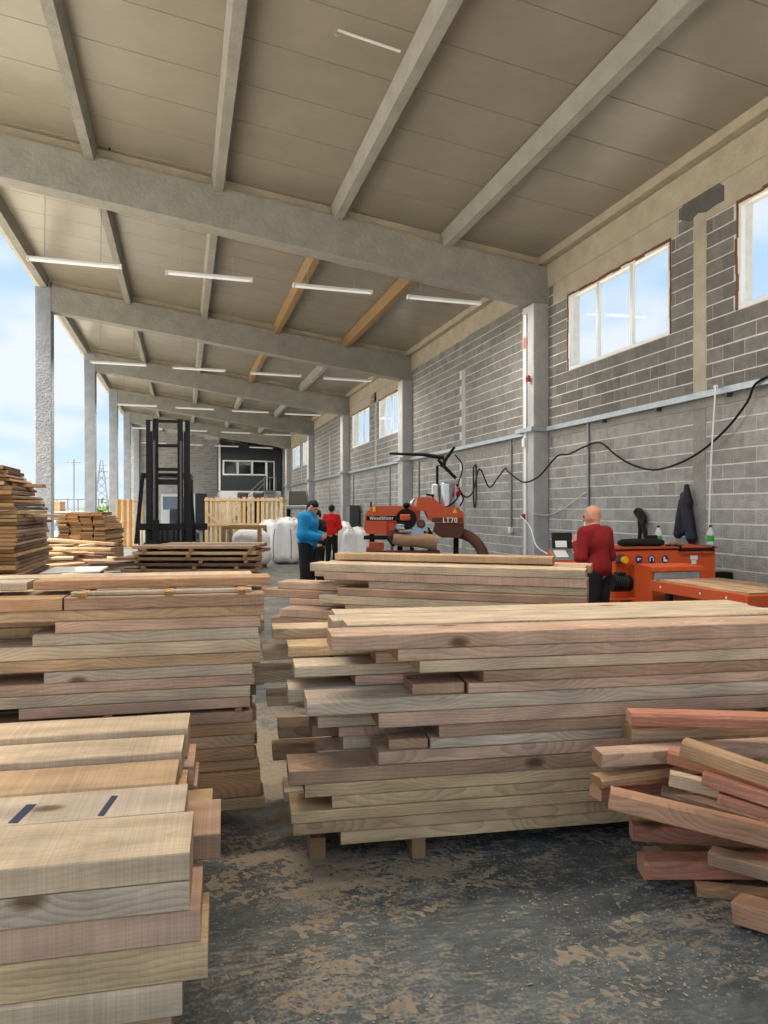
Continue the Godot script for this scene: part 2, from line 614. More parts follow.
func build_wall() -> void:
	# mortar body of the wall with the window openings left free
	var b := MB.new()
	var xi := WALL_X + 0.0045
	var xo := WALL_X + 0.24
	b.cb(at(xi, 0, 59.0), at(xo, SILL, -2.6))
	b.cb(at(xi, HEAD, 59.0), at(xo, 6.62, -2.6))
	var prev := -2.6
	for o in OPENINGS:
		b.cb(at(xi, SILL, o[0]), at(xo, HEAD, prev))
		prev = o[1]
	b.cb(at(xi, SILL, 59.0), at(xo, HEAD, prev))
	var wall := structure("wall_right", b.mesh(M.mortar), "long grey concrete block wall with high windows", "wall")

	# cast concrete in it: ring beams, lintels, tie columns
	var c := MB.new()
	c.cb(at(WALL_X - 0.012, 3.0, 58.9), at(WALL_X + 0.1, 3.2, -2.6), 0.004)
	put("tie_beam", c.mesh(M.concrete_gray), wall)
	c = MB.new()
	c.cb(at(WALL_X - 0.015, 6.0, 58.9), at(WALL_X + 0.1, 6.45, -2.6), 0.004)
	put("ring_beam", c.mesh(M.concrete_warm), wall)
	for o in OPENINGS:
		c = MB.new()
		var past := 0.55 if o[0] < 20.0 else 0.3
		c.cb(at(WALL_X - 0.006, HEAD, o[1] + 0.585), at(WALL_X + 0.1, 6.0, o[0] - 0.05 - past * 0.2), 0.004)
		put("lintel", c.mesh(M.concrete_warm), wall)
	var ties := []
	for k in 6:
		var dc: float = 8.86 + BAY * k
		ties.append(dc)
		c = MB.new()
		c.cb(at(WALL_X - 0.006, 3.2, dc + 0.13), at(WALL_X + 0.1, 5.995 if k % 2 == 0 else 5.2, dc - 0.13), 0.004)
		put("tie_column", c.mesh(M.concrete_warm if k == 0 else M.concrete_pale), wall)
		c = MB.new()
		c.cb(at(WALL_X - 0.006, 0, dc + 0.13), at(WALL_X + 0.1, 3.0, dc - 0.13), 0.004)
		put("tie_column", c.mesh(M.concrete_gray), wall)
	# rough render smeared above the first tie column
	c = MB.new()
	var smear := PackedVector2Array([Vector2(0.36, -0.06), Vector2(0.31, 0.17), Vector2(0.16, 0.25), Vector2(-0.14, 0.21), Vector2(-0.41, 0.16), Vector2(-0.53, 0.07), Vector2(-0.53, -0.13), Vector2(-0.34, -0.13), Vector2(-0.18, -0.15), Vector2(-0.01, -0.10), Vector2(0.16, -0.15)])
	c.prism(Transform3D(Basis(Vector3(0, 0, -1), Vector3.UP, Vector3.RIGHT), at(WALL_X - 0.002, 5.86, 8.9)), smear, 0.024)
	put("render_patch", c.mesh(M.cement_dark), wall)

	# blocks in running bond, cut where they meet openings, ties and columns; the 300 that show largest are pieces of their own
	var cells := []
	for row in 30:
		var y := 0.1 + 0.2 * row
		if row == 15:
			continue
		var cuts := []
		for t: float in ties:
			if y < (6.0 if (roundi((t - 8.86) / BAY)) % 2 == 0 else 5.2):
				cuts.append([t - 0.135, t + 0.135])
		for o in OPENINGS:
			if y > SILL and y < HEAD:
				cuts.append([o[0] - 0.012, o[1] + 0.012])
			elif y > HEAD:
				cuts.append([o[0] - 0.06 - (0.11 if o[0] < 20.0 else 0.06), o[1] + 0.59])
		for k in 6:
			cuts.append([FIRST_FRAME + BAY * k + 0.01, FIRST_FRAME + BAY * k + 0.49])
		cuts.sort_custom(func(p, q): return p[0] < q[0])
		cuts.append([58.9, 99.0])
		var from := -2.5
		for cut in cuts:
			var e: float = cut[0]
			# joints stay on the bond's grid inside each free run
			var g := floorf(from / 0.4) * 0.4 + (0.2 if row % 2 == 1 else 0.0)
			while g < e:
				var a := maxf(g, from) + 0.002
				var z := minf(g + 0.4, e) - 0.002
				if z - a > 0.03:
					cells.append([at(WALL_X + 0.03, y, (a + z) * 0.5), (z - a) / 0.397])
				g += 0.4
			from = maxf(from, cut[1])
	var eye := Vector3(0, 1.6, 0)
	cells.sort_custom(func(p, q): return p[0].distance_squared_to(eye) < q[0].distance_squared_to(eye))
	var meshes := []
	for m in M.block:
		var bm := MB.new()
		bm.bx(Vector3.ZERO, Vector3(0.06, 0.184, 0.397), 0.005)
		meshes.append(bm.mesh(m))
	var rest := []
	var own := 0
	for c2 in cells:
		var p: Vector3 = c2[0]
		var d := -p.z
		if own < 300 and d > 7.4 and p.y > 0.6:
			own += 1
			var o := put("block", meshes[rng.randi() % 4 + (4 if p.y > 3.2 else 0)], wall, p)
			o.position.x += rnd(-0.003, 0.003)
			o.scale = Vector3(1, 1, c2[1])
		else:
			rest.append(Transform3D(Basis.from_scale(Vector3(1, 1, c2[1])), p + Vector3(rnd(-0.003, 0.003), 0, 0)))
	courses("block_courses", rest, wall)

	# windows: white frames in the openings, brown mounting foam round them
	var n := 1
	for o in OPENINGS:
		var w: float = o[1] - o[0]
		var panes := 3
		var win := Node3D.new()
		win.name = "window_%d" % n
		add_child(win)
		win.position = at(WALL_X, SILL, (o[0] + o[1]) * 0.5)
		tag(win, "white framed window of three fixed panes in the block wall, number %d along it" % n if n > 2 else ["", "white framed window at the wall's near end, cut by the picture edge", "white framed three-pane window above the orange machine and the man"][n], "window", "", "structure")
		var hgt := HEAD - SILL
		var f := MB.new()
		var fx := 0.03
		f.bx(Vector3(fx, 0.03, 0), Vector3(0.07, 0.06, w), 0.004)
		f.bx(Vector3(fx, hgt - 0.03, 0), Vector3(0.07, 0.06, w), 0.004)
		for s: float in [-1, 1]:
			f.bx(Vector3(fx, hgt * 0.5, s * (w * 0.5 - 0.035)), Vector3(0.07, hgt - 0.12, 0.07), 0.004)
		put("window_frame", f.mesh(M.white_frame), win)
		for k in panes - 1:
			f = MB.new()
			f.bx(Vector3(fx, hgt * 0.5, -w * 0.5 + w * (k + 1) / panes), Vector3(0.06, hgt - 0.12, 0.08), 0.004)
			put("mullion", f.mesh(M.white_frame), win)
		for k in panes:
			f = MB.new()
			f.bx(Vector3(fx, hgt * 0.5, -w * 0.5 + w * (k + 0.5) / panes), Vector3(0.004, hgt - 0.1, w / panes - 0.06))
			put("pane", f.mesh(M.glass), win)
		f = MB.new()
		for k in 14:
			f.bx(Vector3(-0.004, hgt + rnd(-0.02, 0.015), -w * 0.5 + w * (k + 0.5) / 14.0), Vector3(0.03, rnd(0.03, 0.06), w / 14.0 * 1.1), 0.008)
		for k in 6:
			f.bx(Vector3(-0.004, hgt * (k + 0.5) / 6.0, -(w * 0.5 + rnd(-0.01, 0.02))), Vector3(0.03, hgt / 6.0, rnd(0.03, 0.05)), 0.008)
			f.bx(Vector3(-0.004, hgt * (k + 0.5) / 6.0, w * 0.5 + rnd(-0.012, 0.0)), Vector3(0.02, hgt / 6.0, rnd(0.015, 0.03)), 0.008)
		put("mounting_foam", f.mesh(M.foam), win)
		n += 1

	# the strip under the roof along the wall
	c = MB.new()
	c.cb(at(WALL_X - 0.16, 6.46, 58.9), at(WALL_X + 0.05, 6.62, -2.6), 0.01)
	structure("trim_1", c.mesh(M.concrete_warm), "tan edge purlin running along the top of the block wall", "trim")

func build_frames() -> void:
	var order := ["first", "second", "third", "fourth", "fifth", "sixth"]
	for k in 6:
		var d: float = FIRST_FRAME + BAY * k
		var sl := atan(ROOF_SLOPE)
		# roof beam: a deep web that follows the roof, with a recessed strip above it
		if k < 5:
			var o := thing("roof_beam", "%s deep grey concrete roof beam counted from the camera down the hall" % order[k], "beam", at(0, 0, d + 0.22), 0.0, "", "structure")
			var b := MB.new()
			var xa := -3.55
			var xb := 7.0
			var poly := PackedVector2Array([Vector2(xa, roof_y(xa) - 0.9), Vector2(xb, roof_y(xb) - 0.93), Vector2(xb, roof_y(xb) - 0.2), Vector2(xa, roof_y(xa) - 0.2)])
			b.prism(Transform3D(Basis.IDENTITY, Vector3.ZERO), poly, 0.4)
			put("beam_web", b.mesh(M.concrete), o)
			b = MB.new()
			poly = PackedVector2Array([Vector2(xa, roof_y(xa) - 0.2), Vector2(xb, roof_y(xb) - 0.2), Vector2(xb, roof_y(xb) - 0.002), Vector2(xa, roof_y(xa) - 0.002)])
			b.prism(Transform3D(Basis.IDENTITY, Vector3(0, 0, -0.03)), poly, 0.22)
			put("infill_strip", b.mesh(M.concrete_warm), o)
		# column in the block wall
		var c := MB.new()
		c.cb(Vector3(-0.17, 0, -0.25), Vector3(0.165, roof_y(6.9) - 0.92, 0.25), 0.015)
		var col := put("wall_column", c.mesh(M.concrete_pale), self, at(6.84, 0, d + 0.25))
		tag(col, "%s grey concrete column standing against the block wall, from the camera" % order[k], "column", "", "structure")
		# column on the open side
		if k > 0:
			c = MB.new()
			c.cb(Vector3(-0.21, 0, -0.25), Vector3(0.21, roof_y(-3.6) - 0.25, 0.25), 0.015)
			var pc := put("open_side_column", c.mesh(M.concrete_cool), self, at([0.0, -3.76, -3.58, -3.48, -3.44, -3.4][k], 0, d + 0.25))
			tag(pc, "%s square pale concrete column along the open side, from the camera" % order[k - 1], "column", "", "structure")
	# purlins between the beams
	var px := [4.87, 2.74, 0.61, -1.52, -3.75]
	var pn := ["first", "second", "third", "fourth", "eave"]
	for k in 6:
		var da := -2.6 if k == 0 else FIRST_FRAME + BAY * (k - 1) + 0.36
		var db: float = FIRST_FRAME + BAY * k + (0.06 if k < 5 else 0.5)
		for j in 5:
			var x: float = px[j]
			var yt := roof_y(x) - 0.012
			var wide := 0.12 if j < 4 else 0.15
			var b := MB.new()
			var poly := PackedVector2Array([Vector2(-wide, 0), Vector2(-wide * 0.62, -0.27), Vector2(wide * 0.62, -0.27), Vector2(wide, 0)])
			b.prism(Transform3D(Basis.IDENTITY, Vector3.ZERO), poly, db - da)
			var tan_one := (k == 1 and j in [0, 1] or k == 2 and j == 1)
			var o := put("purlin", b.mesh(M.wood_purlin if tan_one else M.concrete), self, at(x, yt, (da + db) * 0.5))
			tag(o, "%s %s roof purlin from the block wall, in the %s bay down the hall" % [pn[j], "tan" if tan_one else "grey concrete", order[k]], "purlin", "", "structure")

func build_lights() -> void:
	# hanging tube lights behind each beam
	var order := ["first", "second", "third", "fourth", "fifth", "sixth"]
	var xs := [-1.83, 0.475, 2.79, 5.06]
	var pl := ["nearest the open side", "second from the open side", "second from the block wall", "nearest the block wall"]
	pl = ["over the open side", "second from the open side", "second from the block wall", "beside the block wall"]
	var body := MB.new()
	body.bx(Vector3(0, 0.03, 0), Vector3(1.53, 0.05, 0.11), 0.012)
	var lens := MB.new()
	lens.bx(Vector3(0, 0.0, 0), Vector3(1.47, 0.03, 0.085), 0.012)
	var cap := MB.new()
	cap.bx(Vector3.ZERO, Vector3(0.03, 0.08, 0.125), 0.008)
	var bm := body.mesh(M.white)
	var lm := lens.mesh(M.lens)
	var cm := cap.mesh(M.white)
	for k: int in [0, 1, 2, 3, 4, -1]:   # the last row hangs in front of the camera, above the picture
		for j in 4:
			var d: float = FIRST_FRAME + BAY * k + 0.7
			var x: float = xs[j]
			var y := 5.92 - 0.022 * (x + 1.8) - 0.06 * (1.0 if k > 0 else 0.0)
			var o := thing("tube_light", "white tube light %s, in the %s hanging row" % [pl[j], (order[k] if k >= 0 else "near" if k == -1 else "hidden")], "light", at(x, y, d), 0.0, "hanging tube lights")
			o.rotation.z = -0.012
			put("housing", bm, o)
			put("diffuser", lm, o)
			for s: float in [-1, 1]:
				put("end_cap", cm, o, Vector3(s * 0.765, 0.018, 0))
			for s: float in [-0.5, 0.42]:
				var w := MB.new()
				w.tube([Vector3(s, 0.05, 0), Vector3(s, roof_y(x + s) - y - 0.01, 0)], 0.006, 5)
				put("hanging_wire", w.mesh(M.wire), o)
			var al := AreaLight3D.new()
			al.name = "tube_glow"
			o.add_child(al)
			al.position = Vector3(0, -0.022, 0)
			al.rotation.x = -PI / 2
			al.area_size = Vector2(1.45, 0.08)
			al.area_range = 40.0
			al.area_attenuation = 2.0
			al.light_energy = LAMP_ENERGY
			al.light_color = Color(1.0, 0.96, 0.90)
			al.shadow_enabled = true

# ---------------------------------------------------------------- sawn timber
const TINTS := {
	"pale": Color(0.90, 0.80, 0.67), "pinkish": Color(0.88, 0.73, 0.62), "yellowish": Color(0.89, 0.765, 0.59), "brown": Color(0.77, 0.625, 0.51),
	"greyish": Color(0.87, 0.79, 0.69), "orange-tan": Color(0.82, 0.64, 0.47), "reddish": Color(0.86, 0.58, 0.46), "red-brown": Color(0.74, 0.50, 0.40),
	"tan": Color(0.84, 0.70, 0.54), "dark": Color(0.44, 0.33, 0.25), "weathered": Color(0.62, 0.49, 0.37), "golden": Color(0.84, 0.66, 0.43), "salmon": Color(0.84, 0.63, 0.49)}
const ORD := ["topmost", "second", "third", "fourth", "fifth", "sixth", "seventh", "eighth", "ninth", "tenth", "eleventh", "twelfth", "thirteenth", "fourteenth", "fifteenth", "sixteenth", "seventeenth", "eighteenth", "nineteenth", "twentieth"]

func make_wood() -> void:
	var tx := [tex_of(wood_image(101, 95.0, 1.0, 0.0, 1)), tex_of(wood_image(202, 62.0, 2.0, 0.02, 3)), tex_of(wood_image(303, 70.0, 1.2, 0.04, 1, 0.055))]
	var en := tex_of(end_image(404))
	var nm := normal_of(405, 256, 0.05, 4, 1.5)
	M.wood = {}
	M.wood_end = {}
	for t: String in TINTS:
		var c: Color = TINTS[t]
		M.wood[t] = []
		for k in 3:
			var m := StandardMaterial3D.new()
			m.albedo_color = c
			m.albedo_texture = tx[k]
			m.roughness = 0.78
			m.normal_enabled = true
			m.normal_texture = nm
			m.normal_scale = 0.35
			M.wood[t].append(m)
		var e := StandardMaterial3D.new()
		e.albedo_color = Color(c.r * 0.90, c.g * 0.86, c.b * 0.82) if t not in ["reddish", "red-brown", "salmon"] else Color(0.92, 0.72, 0.60)
		if t in ["weathered", "dark"]:
			e.albedo_color = Color(0.76, 0.59, 0.40)
		e.albedo_texture = en
		e.roughness = 0.85
		M.wood_end[t] = e
	M.bark = mat(Color(0.24, 0.19, 0.15), 0.95, 0, M.conc_tex, 3.0, false)

# One sawn piece: length along x, height y (base at 0), width along z (front face at +z half). Slightly bowed, edges knocked off.
func timber_mesh(l: float, h: float, w: float, tint: String, kind := -1, wane := 0.0) -> ArrayMesh:
	var segs := clampi(int(l / 0.28), 2, 9)
	var b := MB.new()
	var e := MB.new()
	var c := minf(0.004, h * 0.12)
	var ch: Array[float] = [c, c, c, c]
	if wane > 0.0:
		ch[rng.randi() % 2] += wane
	# corner order: front-top, back-top, back-bottom, front-bottom
	var hw := w * 0.5
	var base: Array[Vector2] = [
		Vector2(h - ch[0], hw), Vector2(h, hw - ch[0]), Vector2(h, -hw + ch[1]), Vector2(h - ch[1], -hw),
		Vector2(ch[2], -hw), Vector2(0, -hw + ch[2]), Vector2(0, hw - ch[3]), Vector2(ch[3], hw)]
	var bow := rnd(-0.003, 0.003)
	var u0 := rng.randf()
	var v0: Array[float] = [rnd(0.0, 0.35), rnd(0.0, 0.35)]
	var rings := []
	for i in segs + 1:
		var f := float(i) / segs
		var x := (f - 0.5) * l
		var oz := bow * sin(PI * f) + rnd(-0.0012, 0.0012)
		var ring: Array[Vector3] = []
		for k in 8:
			var p := base[k]
			var y := p.x
			if k < 4:
				y += rnd(-0.0012, 0.0004)
			ring.append(Vector3(x, y, p.y + oz + rnd(-0.0007, 0.0007)))
		rings.append(ring)
	for i in segs:
		for k in 8:
			var k2 := (k + 1) % 8
			var a: Vector3 = rings[i][k]
			var a2: Vector3 = rings[i][k2]
			var d: Vector3 = rings[i + 1][k]
			var d2: Vector3 = rings[i + 1][k2]
			var n := Vector3(0, base[k].x + base[k2].x - h, base[k].y + base[k2].y)
			var e2 := base[k2] - base[k]
			n = Vector3(0, -e2.y, e2.x).normalized()
			if n.dot(Vector3(0, (base[k].x + base[k2].x) * 0.5 - h * 0.5, (base[k].y + base[k2].y) * 0.5)) < 0.0:
				n = -n
			var flat := k == 1 or k == 5
			var vv := v0[0] if flat else v0[1]
			var ua := u0 + a.x / 2.4
			var ud := u0 + d.x / 2.4
			var va := vv + ((a.z + hw) if flat else a.y) / 0.6
			var va2 := vv + ((a2.z + hw) if flat else a2.y) / 0.6
			b.quad(a, a2, d2, d, n, Vector2(ua, va), Vector2(ua, va2), Vector2(ud, va2), Vector2(ud, va))
	var eu := Vector2(rng.randf(), rng.randf())
	for s: int in [0, segs]:
		var n := Vector3.LEFT if s == 0 else Vector3.RIGHT
		var r: Array[Vector3] = rings[s]
		var q := func(p: Vector3) -> Vector2: return eu + Vector2(p.z, p.y) / 0.16
		for k in range(1, 7):
			e.tri(r[0], r[k], r[k + 1], n, n, n, q.call(r[0]), q.call(r[k]), q.call(r[k + 1]))
	var mesh := ArrayMesh.new()
	b.into(mesh, M.wood[tint][kind if kind >= 0 else rng.randi() % 3])
	e.into(mesh, M.wood_end[tint])
	return mesh

func timber(l: float, h: float, w: float, tint: String, where: Transform3D, label: String, group: String, called := "timber", cat := "timber", kind := -1, wane := 0.0) -> MeshInstance3D:
	var o := put(called, timber_mesh(l, h, w, tint, kind, wane), self)
	o.transform = where
	tag(o, label, cat, group)
	return o

# A stack frame: origin of its front plane, u to the right along the timbers, w into the stack.
class Frame:
	var o: Vector3
	var b: Basis
	func _init(x: float, d: float, yaw: float) -> void:
		o = Vector3(x, 0, -d)
		b = Basis(Vector3.UP, -deg_to_rad(yaw))
	func put_at(u0: float, u1: float, y: float, w0: float, wide: float) -> Transform3D:
		return Transform3D(b, o + b * Vector3((u0 + u1) * 0.5, y, -(w0 + wide * 0.5)))

func lay(f: Frame, u0: float, u1: float, y0: float, y1: float, w0: float, wide: float, tint: String, label: String, group: String, kind := -1, called := "timber", cat := "timber") -> MeshInstance3D:
	var t := f.put_at(u0, u1, y0, w0, wide)
	t.basis = t.basis.rotated(Vector3.UP, rnd(-0.0015, 0.0015))
	return timber(u1 - u0, y1 - y0, wide, tint, t, label, group, called, cat, kind, 0.006 if rng.randf() < 0.25 else 0.0)

func build_stacks() -> void:
	central_stack()
	rear_stack()
	tall_stack()
	low_stack()
	offcuts()

# the big stack in the middle, its front face to the camera
func central_stack() -> void:
	var f := Frame.new(0.676, 3.215, 5.0)
	var g := "timbers of the big stack in the middle"
	# top to bottom: y0, y1, left end of the front row, its tint, grain, then left ends of the rows behind
	var rows := [
		[0.967, 1.036, -0.04, "pinkish", 1, [0.06, 0.01, 0.05, 0.17]],
		[0.912, 0.965, 0.26, "pinkish", 1, [0.05, 0.02, -0.28, 0.10]],
		[0.855, 0.910, 0.36, "pale", 0, [0.20, -0.21, 0.12, 0.05]],
		[0.801, 0.853, 0.66, "brown", 1, [-0.19, 0.02, -0.33, 0.02]],
		[0.750, 0.799, 0.59, "pinkish", 0, [0.10, -0.05, -0.10, 0.22]],
		[0.683, 0.748, -0.15, "greyish", 0, [-0.22, 0.05, -0.38, 0.00]],
		[0.615, 0.681, 0.17, "pinkish", 0, [0.10, -0.12, -0.02, 0.10]],
		[0.557, 0.613, 0.45, "brown", 1, [-0.08, 0.05, -0.31, 0.02]],
		[0.508, 0.555, 0.41, "greyish", 0, [0.02, -0.06, 0.10, -0.10]],
		[0.448, 0.506, 0.17, "pinkish", 0, [0.04, -0.09, -0.06, 0.12]],
		[0.382, 0.446, -0.23, "brown", 1, [-0.08, 0.08, -0.25, 0.02]],
		[0.323, 0.380, -0.16, "yellowish", 0, [0.02, -0.12, 0.05, -0.12]],
		[0.268, 0.321, -0.04, "yellowish", 1, [0.05, -0.02, -0.28, 0.1]],
		[0.215, 0.266, -0.22, "yellowish", 0, [-0.24, 0.02, -0.1, 0.0]],
		[0.159, 0.213, -0.21, "tan", 0, [-0.05, -0.12, 0.08, -0.05]],
		[0.102, 0.157, 0.00, "yellowish", 0, [-0.04, 0.05, -0.1, 0.02]]]
	var back := ["second", "third", "rear", "rear"]
	var tints := ["pinkish", "pale", "brown", "greyish", "tan", "yellowish"]
	for i in rows.size():
		var r: Array = rows[i]
		var u1 := 2.46 + rnd(0.0, 0.16)
		var which: String = ORD[i] if i < 15 else "lowest"
		lay(f, r[2], u1, r[0], r[1], rnd(0.0, 0.008), 0.235, r[3], "%s sawn timber, %s course of the front row in the big middle stack" % [r[3], which], g, r[4])
		for k in 3:
			if i in [4, 8, 11, 14] and k == 1:
				continue
			var ul: float = r[5][k]
			var t: String = tints[(i * 3 + k * 5) % 6]
			if i == 0:
				t = ["pale", "greyish", "pale", "orange-tan"][k]
			var ur: float = 2.47 + rnd(-0.05, 0.1) if i > 0 else [2.6, 2.48, 2.52, 2.3][k]
			lay(f, ul, ur, r[0], r[1] + (0.008 if i == 0 and k == 0 else 0.0), 0.25 + 0.215 * k, 0.205, t, "%s sawn timber, %s course of the %s row inside the big middle stack" % [t, which, back[k]], g)
	# short pieces lying between the courses
	lay(f, 0.33, 0.575, 0.750, 0.799, 0.03, 0.20, "brown", "short brown timber end tucked under the upper courses of the big middle stack", g)
	lay(f, 0.22, 0.40, 0.508, 0.555, 0.02, 0.10, "brown", "short brown block wedged in the left recess of the big middle stack".replace("left ", ""), g)
	for q in [[0.33, 0.39, "pale bearer block under the front edge of the big middle stack"], [-0.13, -0.06, "small dusty bearer block under the corner of the big middle stack"], [1.55, 1.62, "shaded bearer block under the big middle stack beside the red offcuts"]]:
		var bl := timber(1.1, 0.1, q[1] - q[0], "tan", f.put_at(q[0], q[1], 0.001, 0.03 if q[0] > 0 else 0.10, 1.1), q[2], "bearers", "bearer", "bearer", 0)
		bl.rotate_object_local(Vector3.UP, PI / 2)

# the stack behind it, turned a little
func rear_stack() -> void:
	var f := Frame.new(0.974, 5.833, 34.1)
	var g := "timbers of the stack behind the middle one"
	var rows := [
		[1.180, 1.234, 0.09, 1.86, 0.30, "tan"], [1.106, 1.170, 0.00, 2.12, 0.0, "pale"], [1.106, 1.170, 0.05, 2.10, 0.26, "tan"], [1.106, 1.17, 0.1, 2.13, 0.5, "pinkish"],
		[1.042, 1.104, 0.12, 2.13, 0.0, "pinkish"], [1.042, 1.104, -0.07, 2.1, 0.25, "pale"], [1.042, 1.104, 0.10, 2.05, 0.5, "brown"],
		[0.984, 1.040, 0.49, 2.13, 0.02, "pale"], [0.984, 1.040, 0.10, 2.1, 0.26, "tan"],
		[0.920, 0.982, 0.24, 2.13, 0.0, "brown"], [0.920, 0.982, -0.44, 2.1, 0.30, "pinkish"],
		[0.852, 0.918, 0.08, 2.12, 0.0, "pale"], [0.852, 0.918, -0.56, 2.1, 0.26, "brown"],
		[0.796, 0.850, 0.30, 2.13, 0.0, "tan"], [0.796, 0.850, -0.30, 2.1, 0.25, "pinkish"],
		[0.730, 0.794, -0.27, 2.12, 0.0, "pinkish"], [0.730, 0.794, -0.1, 2.1, 0.25, "brown"],
		[0.664, 0.728, -0.35, 2.12, 0.0, "brown"], [0.600, 0.662, -0.10, 2.12, 0.0, "tan"], [0.538, 0.598, -0.3, 2.12, 0.0, "brown"]]
	var seen := {}
	var course := -1
	var last_y := -1.0
	for r in rows:
		if r[0] != last_y:
			course += 1
			last_y = r[0]
		var k: int = seen.get(course, 0)
		seen[course] = k + 1
		lay(f, r[2], r[3], r[0], r[1], r[4], 0.22, r[5], "%s timber, %s course, row %s of the turned stack behind the middle one" % [r[5], ORD[course], ["one", "two", "three"][k]], g)
	# lower courses, hidden from most sides: two rows down to the bearers
	var y := 0.10
	var n := 0
	while y < 0.53:
		lay(f, rnd(-0.3, 0.1), 2.12, y, y + 0.0615, 0.0, 0.46, tints_at(n), "%s timber low in the turned stack behind the middle one, %s course from the floor" % [tints_at(n), ["first", "second", "third", "fourth", "fifth", "sixth", "seventh"][n]], g)
		y += 0.0625
		n += 1
	for q in [0.2, 1.0, 1.8]:
		var bl := timber(0.6, 0.098, 0.08, "tan", f.put_at(q, q + 0.08, 0.001, 0.0, 0.6), "bearer block under the turned stack behind the middle one, %s along it" % ["first", "second", "third"][int(q / 0.7)], "bearers under the turned stack", "bearer", "bearer", 0)
		bl.rotate_object_local(Vector3.UP, PI / 2)

func tints_at(n: int) -> String:
	return ["brown", "tan", "pinkish", "pale", "greyish"][n % 5]

# the tall stack on the open side of the aisle
func tall_stack() -> void:
	var f := Frame.new(0.133, 3.757, 2.5)
	var g := "timbers of the tall stack by the open side"
	var rows := [
		[1.200, 1.246, -0.85, 0.30, 0.15, "orange-tan", 1], [1.117, 1.177, -0.68, 0.26, 0.0, "brown", 1], [1.066, 1.115, -2.0, 0.26, 0.0, "tan", 1],
		[1.009, 1.064, -0.72, 0.24, 0.0, "pinkish", 0], [0.951, 1.007, -0.82, 0.23, 0.0, "greyish", 1], [0.885, 0.949, -2.05, 0.24, 0.0, "pale", 0],
		[0.827, 0.883, -2.0, 0.24, 0.005, "tan", 0], [0.772, 0.825, -0.77, 0.20, 0.0, "greyish", 1], [0.717, 0.770, -2.0, 0.21, 0.0, "pinkish", 1],
		[0.660, 0.715, -2.1, 0.19, 0.0, "pale", 0], [0.607, 0.658, -0.88, 0.19, 0.0, "pinkish", 0], [0.535, 0.590, -2.0, 0.20, -0.01, "brown", 0],
		[0.472, 0.533, -2.0, 0.22, 0.0, "orange-tan", 0], [0.411, 0.470, -2.0, 0.21, 0.0, "tan", 0], [0.346, 0.409, -2.0, 0.21, 0.0, "orange-tan", 0],
		[0.292, 0.344, -2.0, 0.23, 0.01, "tan", 0], [0.165, 0.290, -2.0, 0.24, -0.02, "orange-tan", 0], [0.108, 0.163, -2.0, 0.26, -0.03, "tan", 0]]
	for i in rows.size():
		var r: Array = rows[i]
		lay(f, r[2], r[3], r[0], r[1], r[4], 0.215, r[5], "%s sawn timber, %s course of the front row in the tall stack by the aisle" % [r[5], ORD[i]], g, r[6])
		if i == 0:
			continue
		var t: String = ["tan", "pale", "brown", "pinkish"][i % 4]
		if i % 2 == 0 or i < 12 and i != 10:
			var right := 0.22 + rnd(-0.05, 0.06)
			lay(f, -2.0 + rnd(-0.1, 0.1), right, r[0], r[1], 0.235, 0.21, t, "%s sawn timber, %s course of the second row in the tall stack by the aisle" % [t, ORD[i]], g)
	# what lies on top: a second orange board, pale boards behind
	lay(f, -2.1, -0.69, 1.117, 1.177, 0.0, 0.215, "orange-tan", "orange-tan timber lying end to end with the second course of the tall stack", g, 0)
	lay(f, -2.1, -0.88, 1.200, 1.240, 0.15, 0.2, "greyish", "pale grey board on the sticks behind the orange-tan top timber of the tall stack", g, 2)
	lay(f, -2.0, 0.22, 1.179, 1.236, 0.46, 0.22, "pale", "long pale board lying along the rear edge on top of the tall stack", g, 2)
	lay(f, -0.66, 0.20, 1.179, 1.197, 0.05, 0.06, "greyish", "thin grey batten lying on small sticks under the tall stack's top timber", g, 2, "batten", "batten")
	var st := ["first", "second", "third"]
	for k in 3:
		var u: float = [-0.62, -0.22, 0.13][k]
		var s := lay(f, u, u + 0.42, 1.1775, 1.1985, -0.015, 0.035, "golden", "small pale sticker end under the top timber of the tall stack, %s along it" % st[k], "stickers in the tall stack", 0, "sticker", "sticker")
		s.transform = f.put_at(u, u + 0.035, 1.1775, -0.015, 0.42)
		s.rotate_object_local(Vector3.UP, PI / 2)
	for k in 3:
		var u: float = [-1.5, -0.50, 0.115][k]
		var s := lay(f, u, u + 0.44, 0.5905, 0.6065, -0.02, 0.035, "golden", "small pale sticker end in the gap halfway up the tall stack, %s along it" % st[k], "stickers in the tall stack", 0, "sticker", "sticker")
		s.transform = f.put_at(u, u + 0.032, 0.5905, -0.02, 0.44)
		s.rotate_object_local(Vector3.UP, PI / 2)
	for k in 3:
		var u: float = [-1.9, -0.95, -0.005][k]
		var s := timber(0.44, 0.106, 0.05, "tan", f.put_at(u, u + 0.05, 0.001, 0.0, 0.44), "upright-grained bearer block under the tall stack, %s along it" % st[k], "bearers under the tall stack", "bearer", "bearer", 0)
		s.rotate_object_local(Vector3.UP, PI / 2)

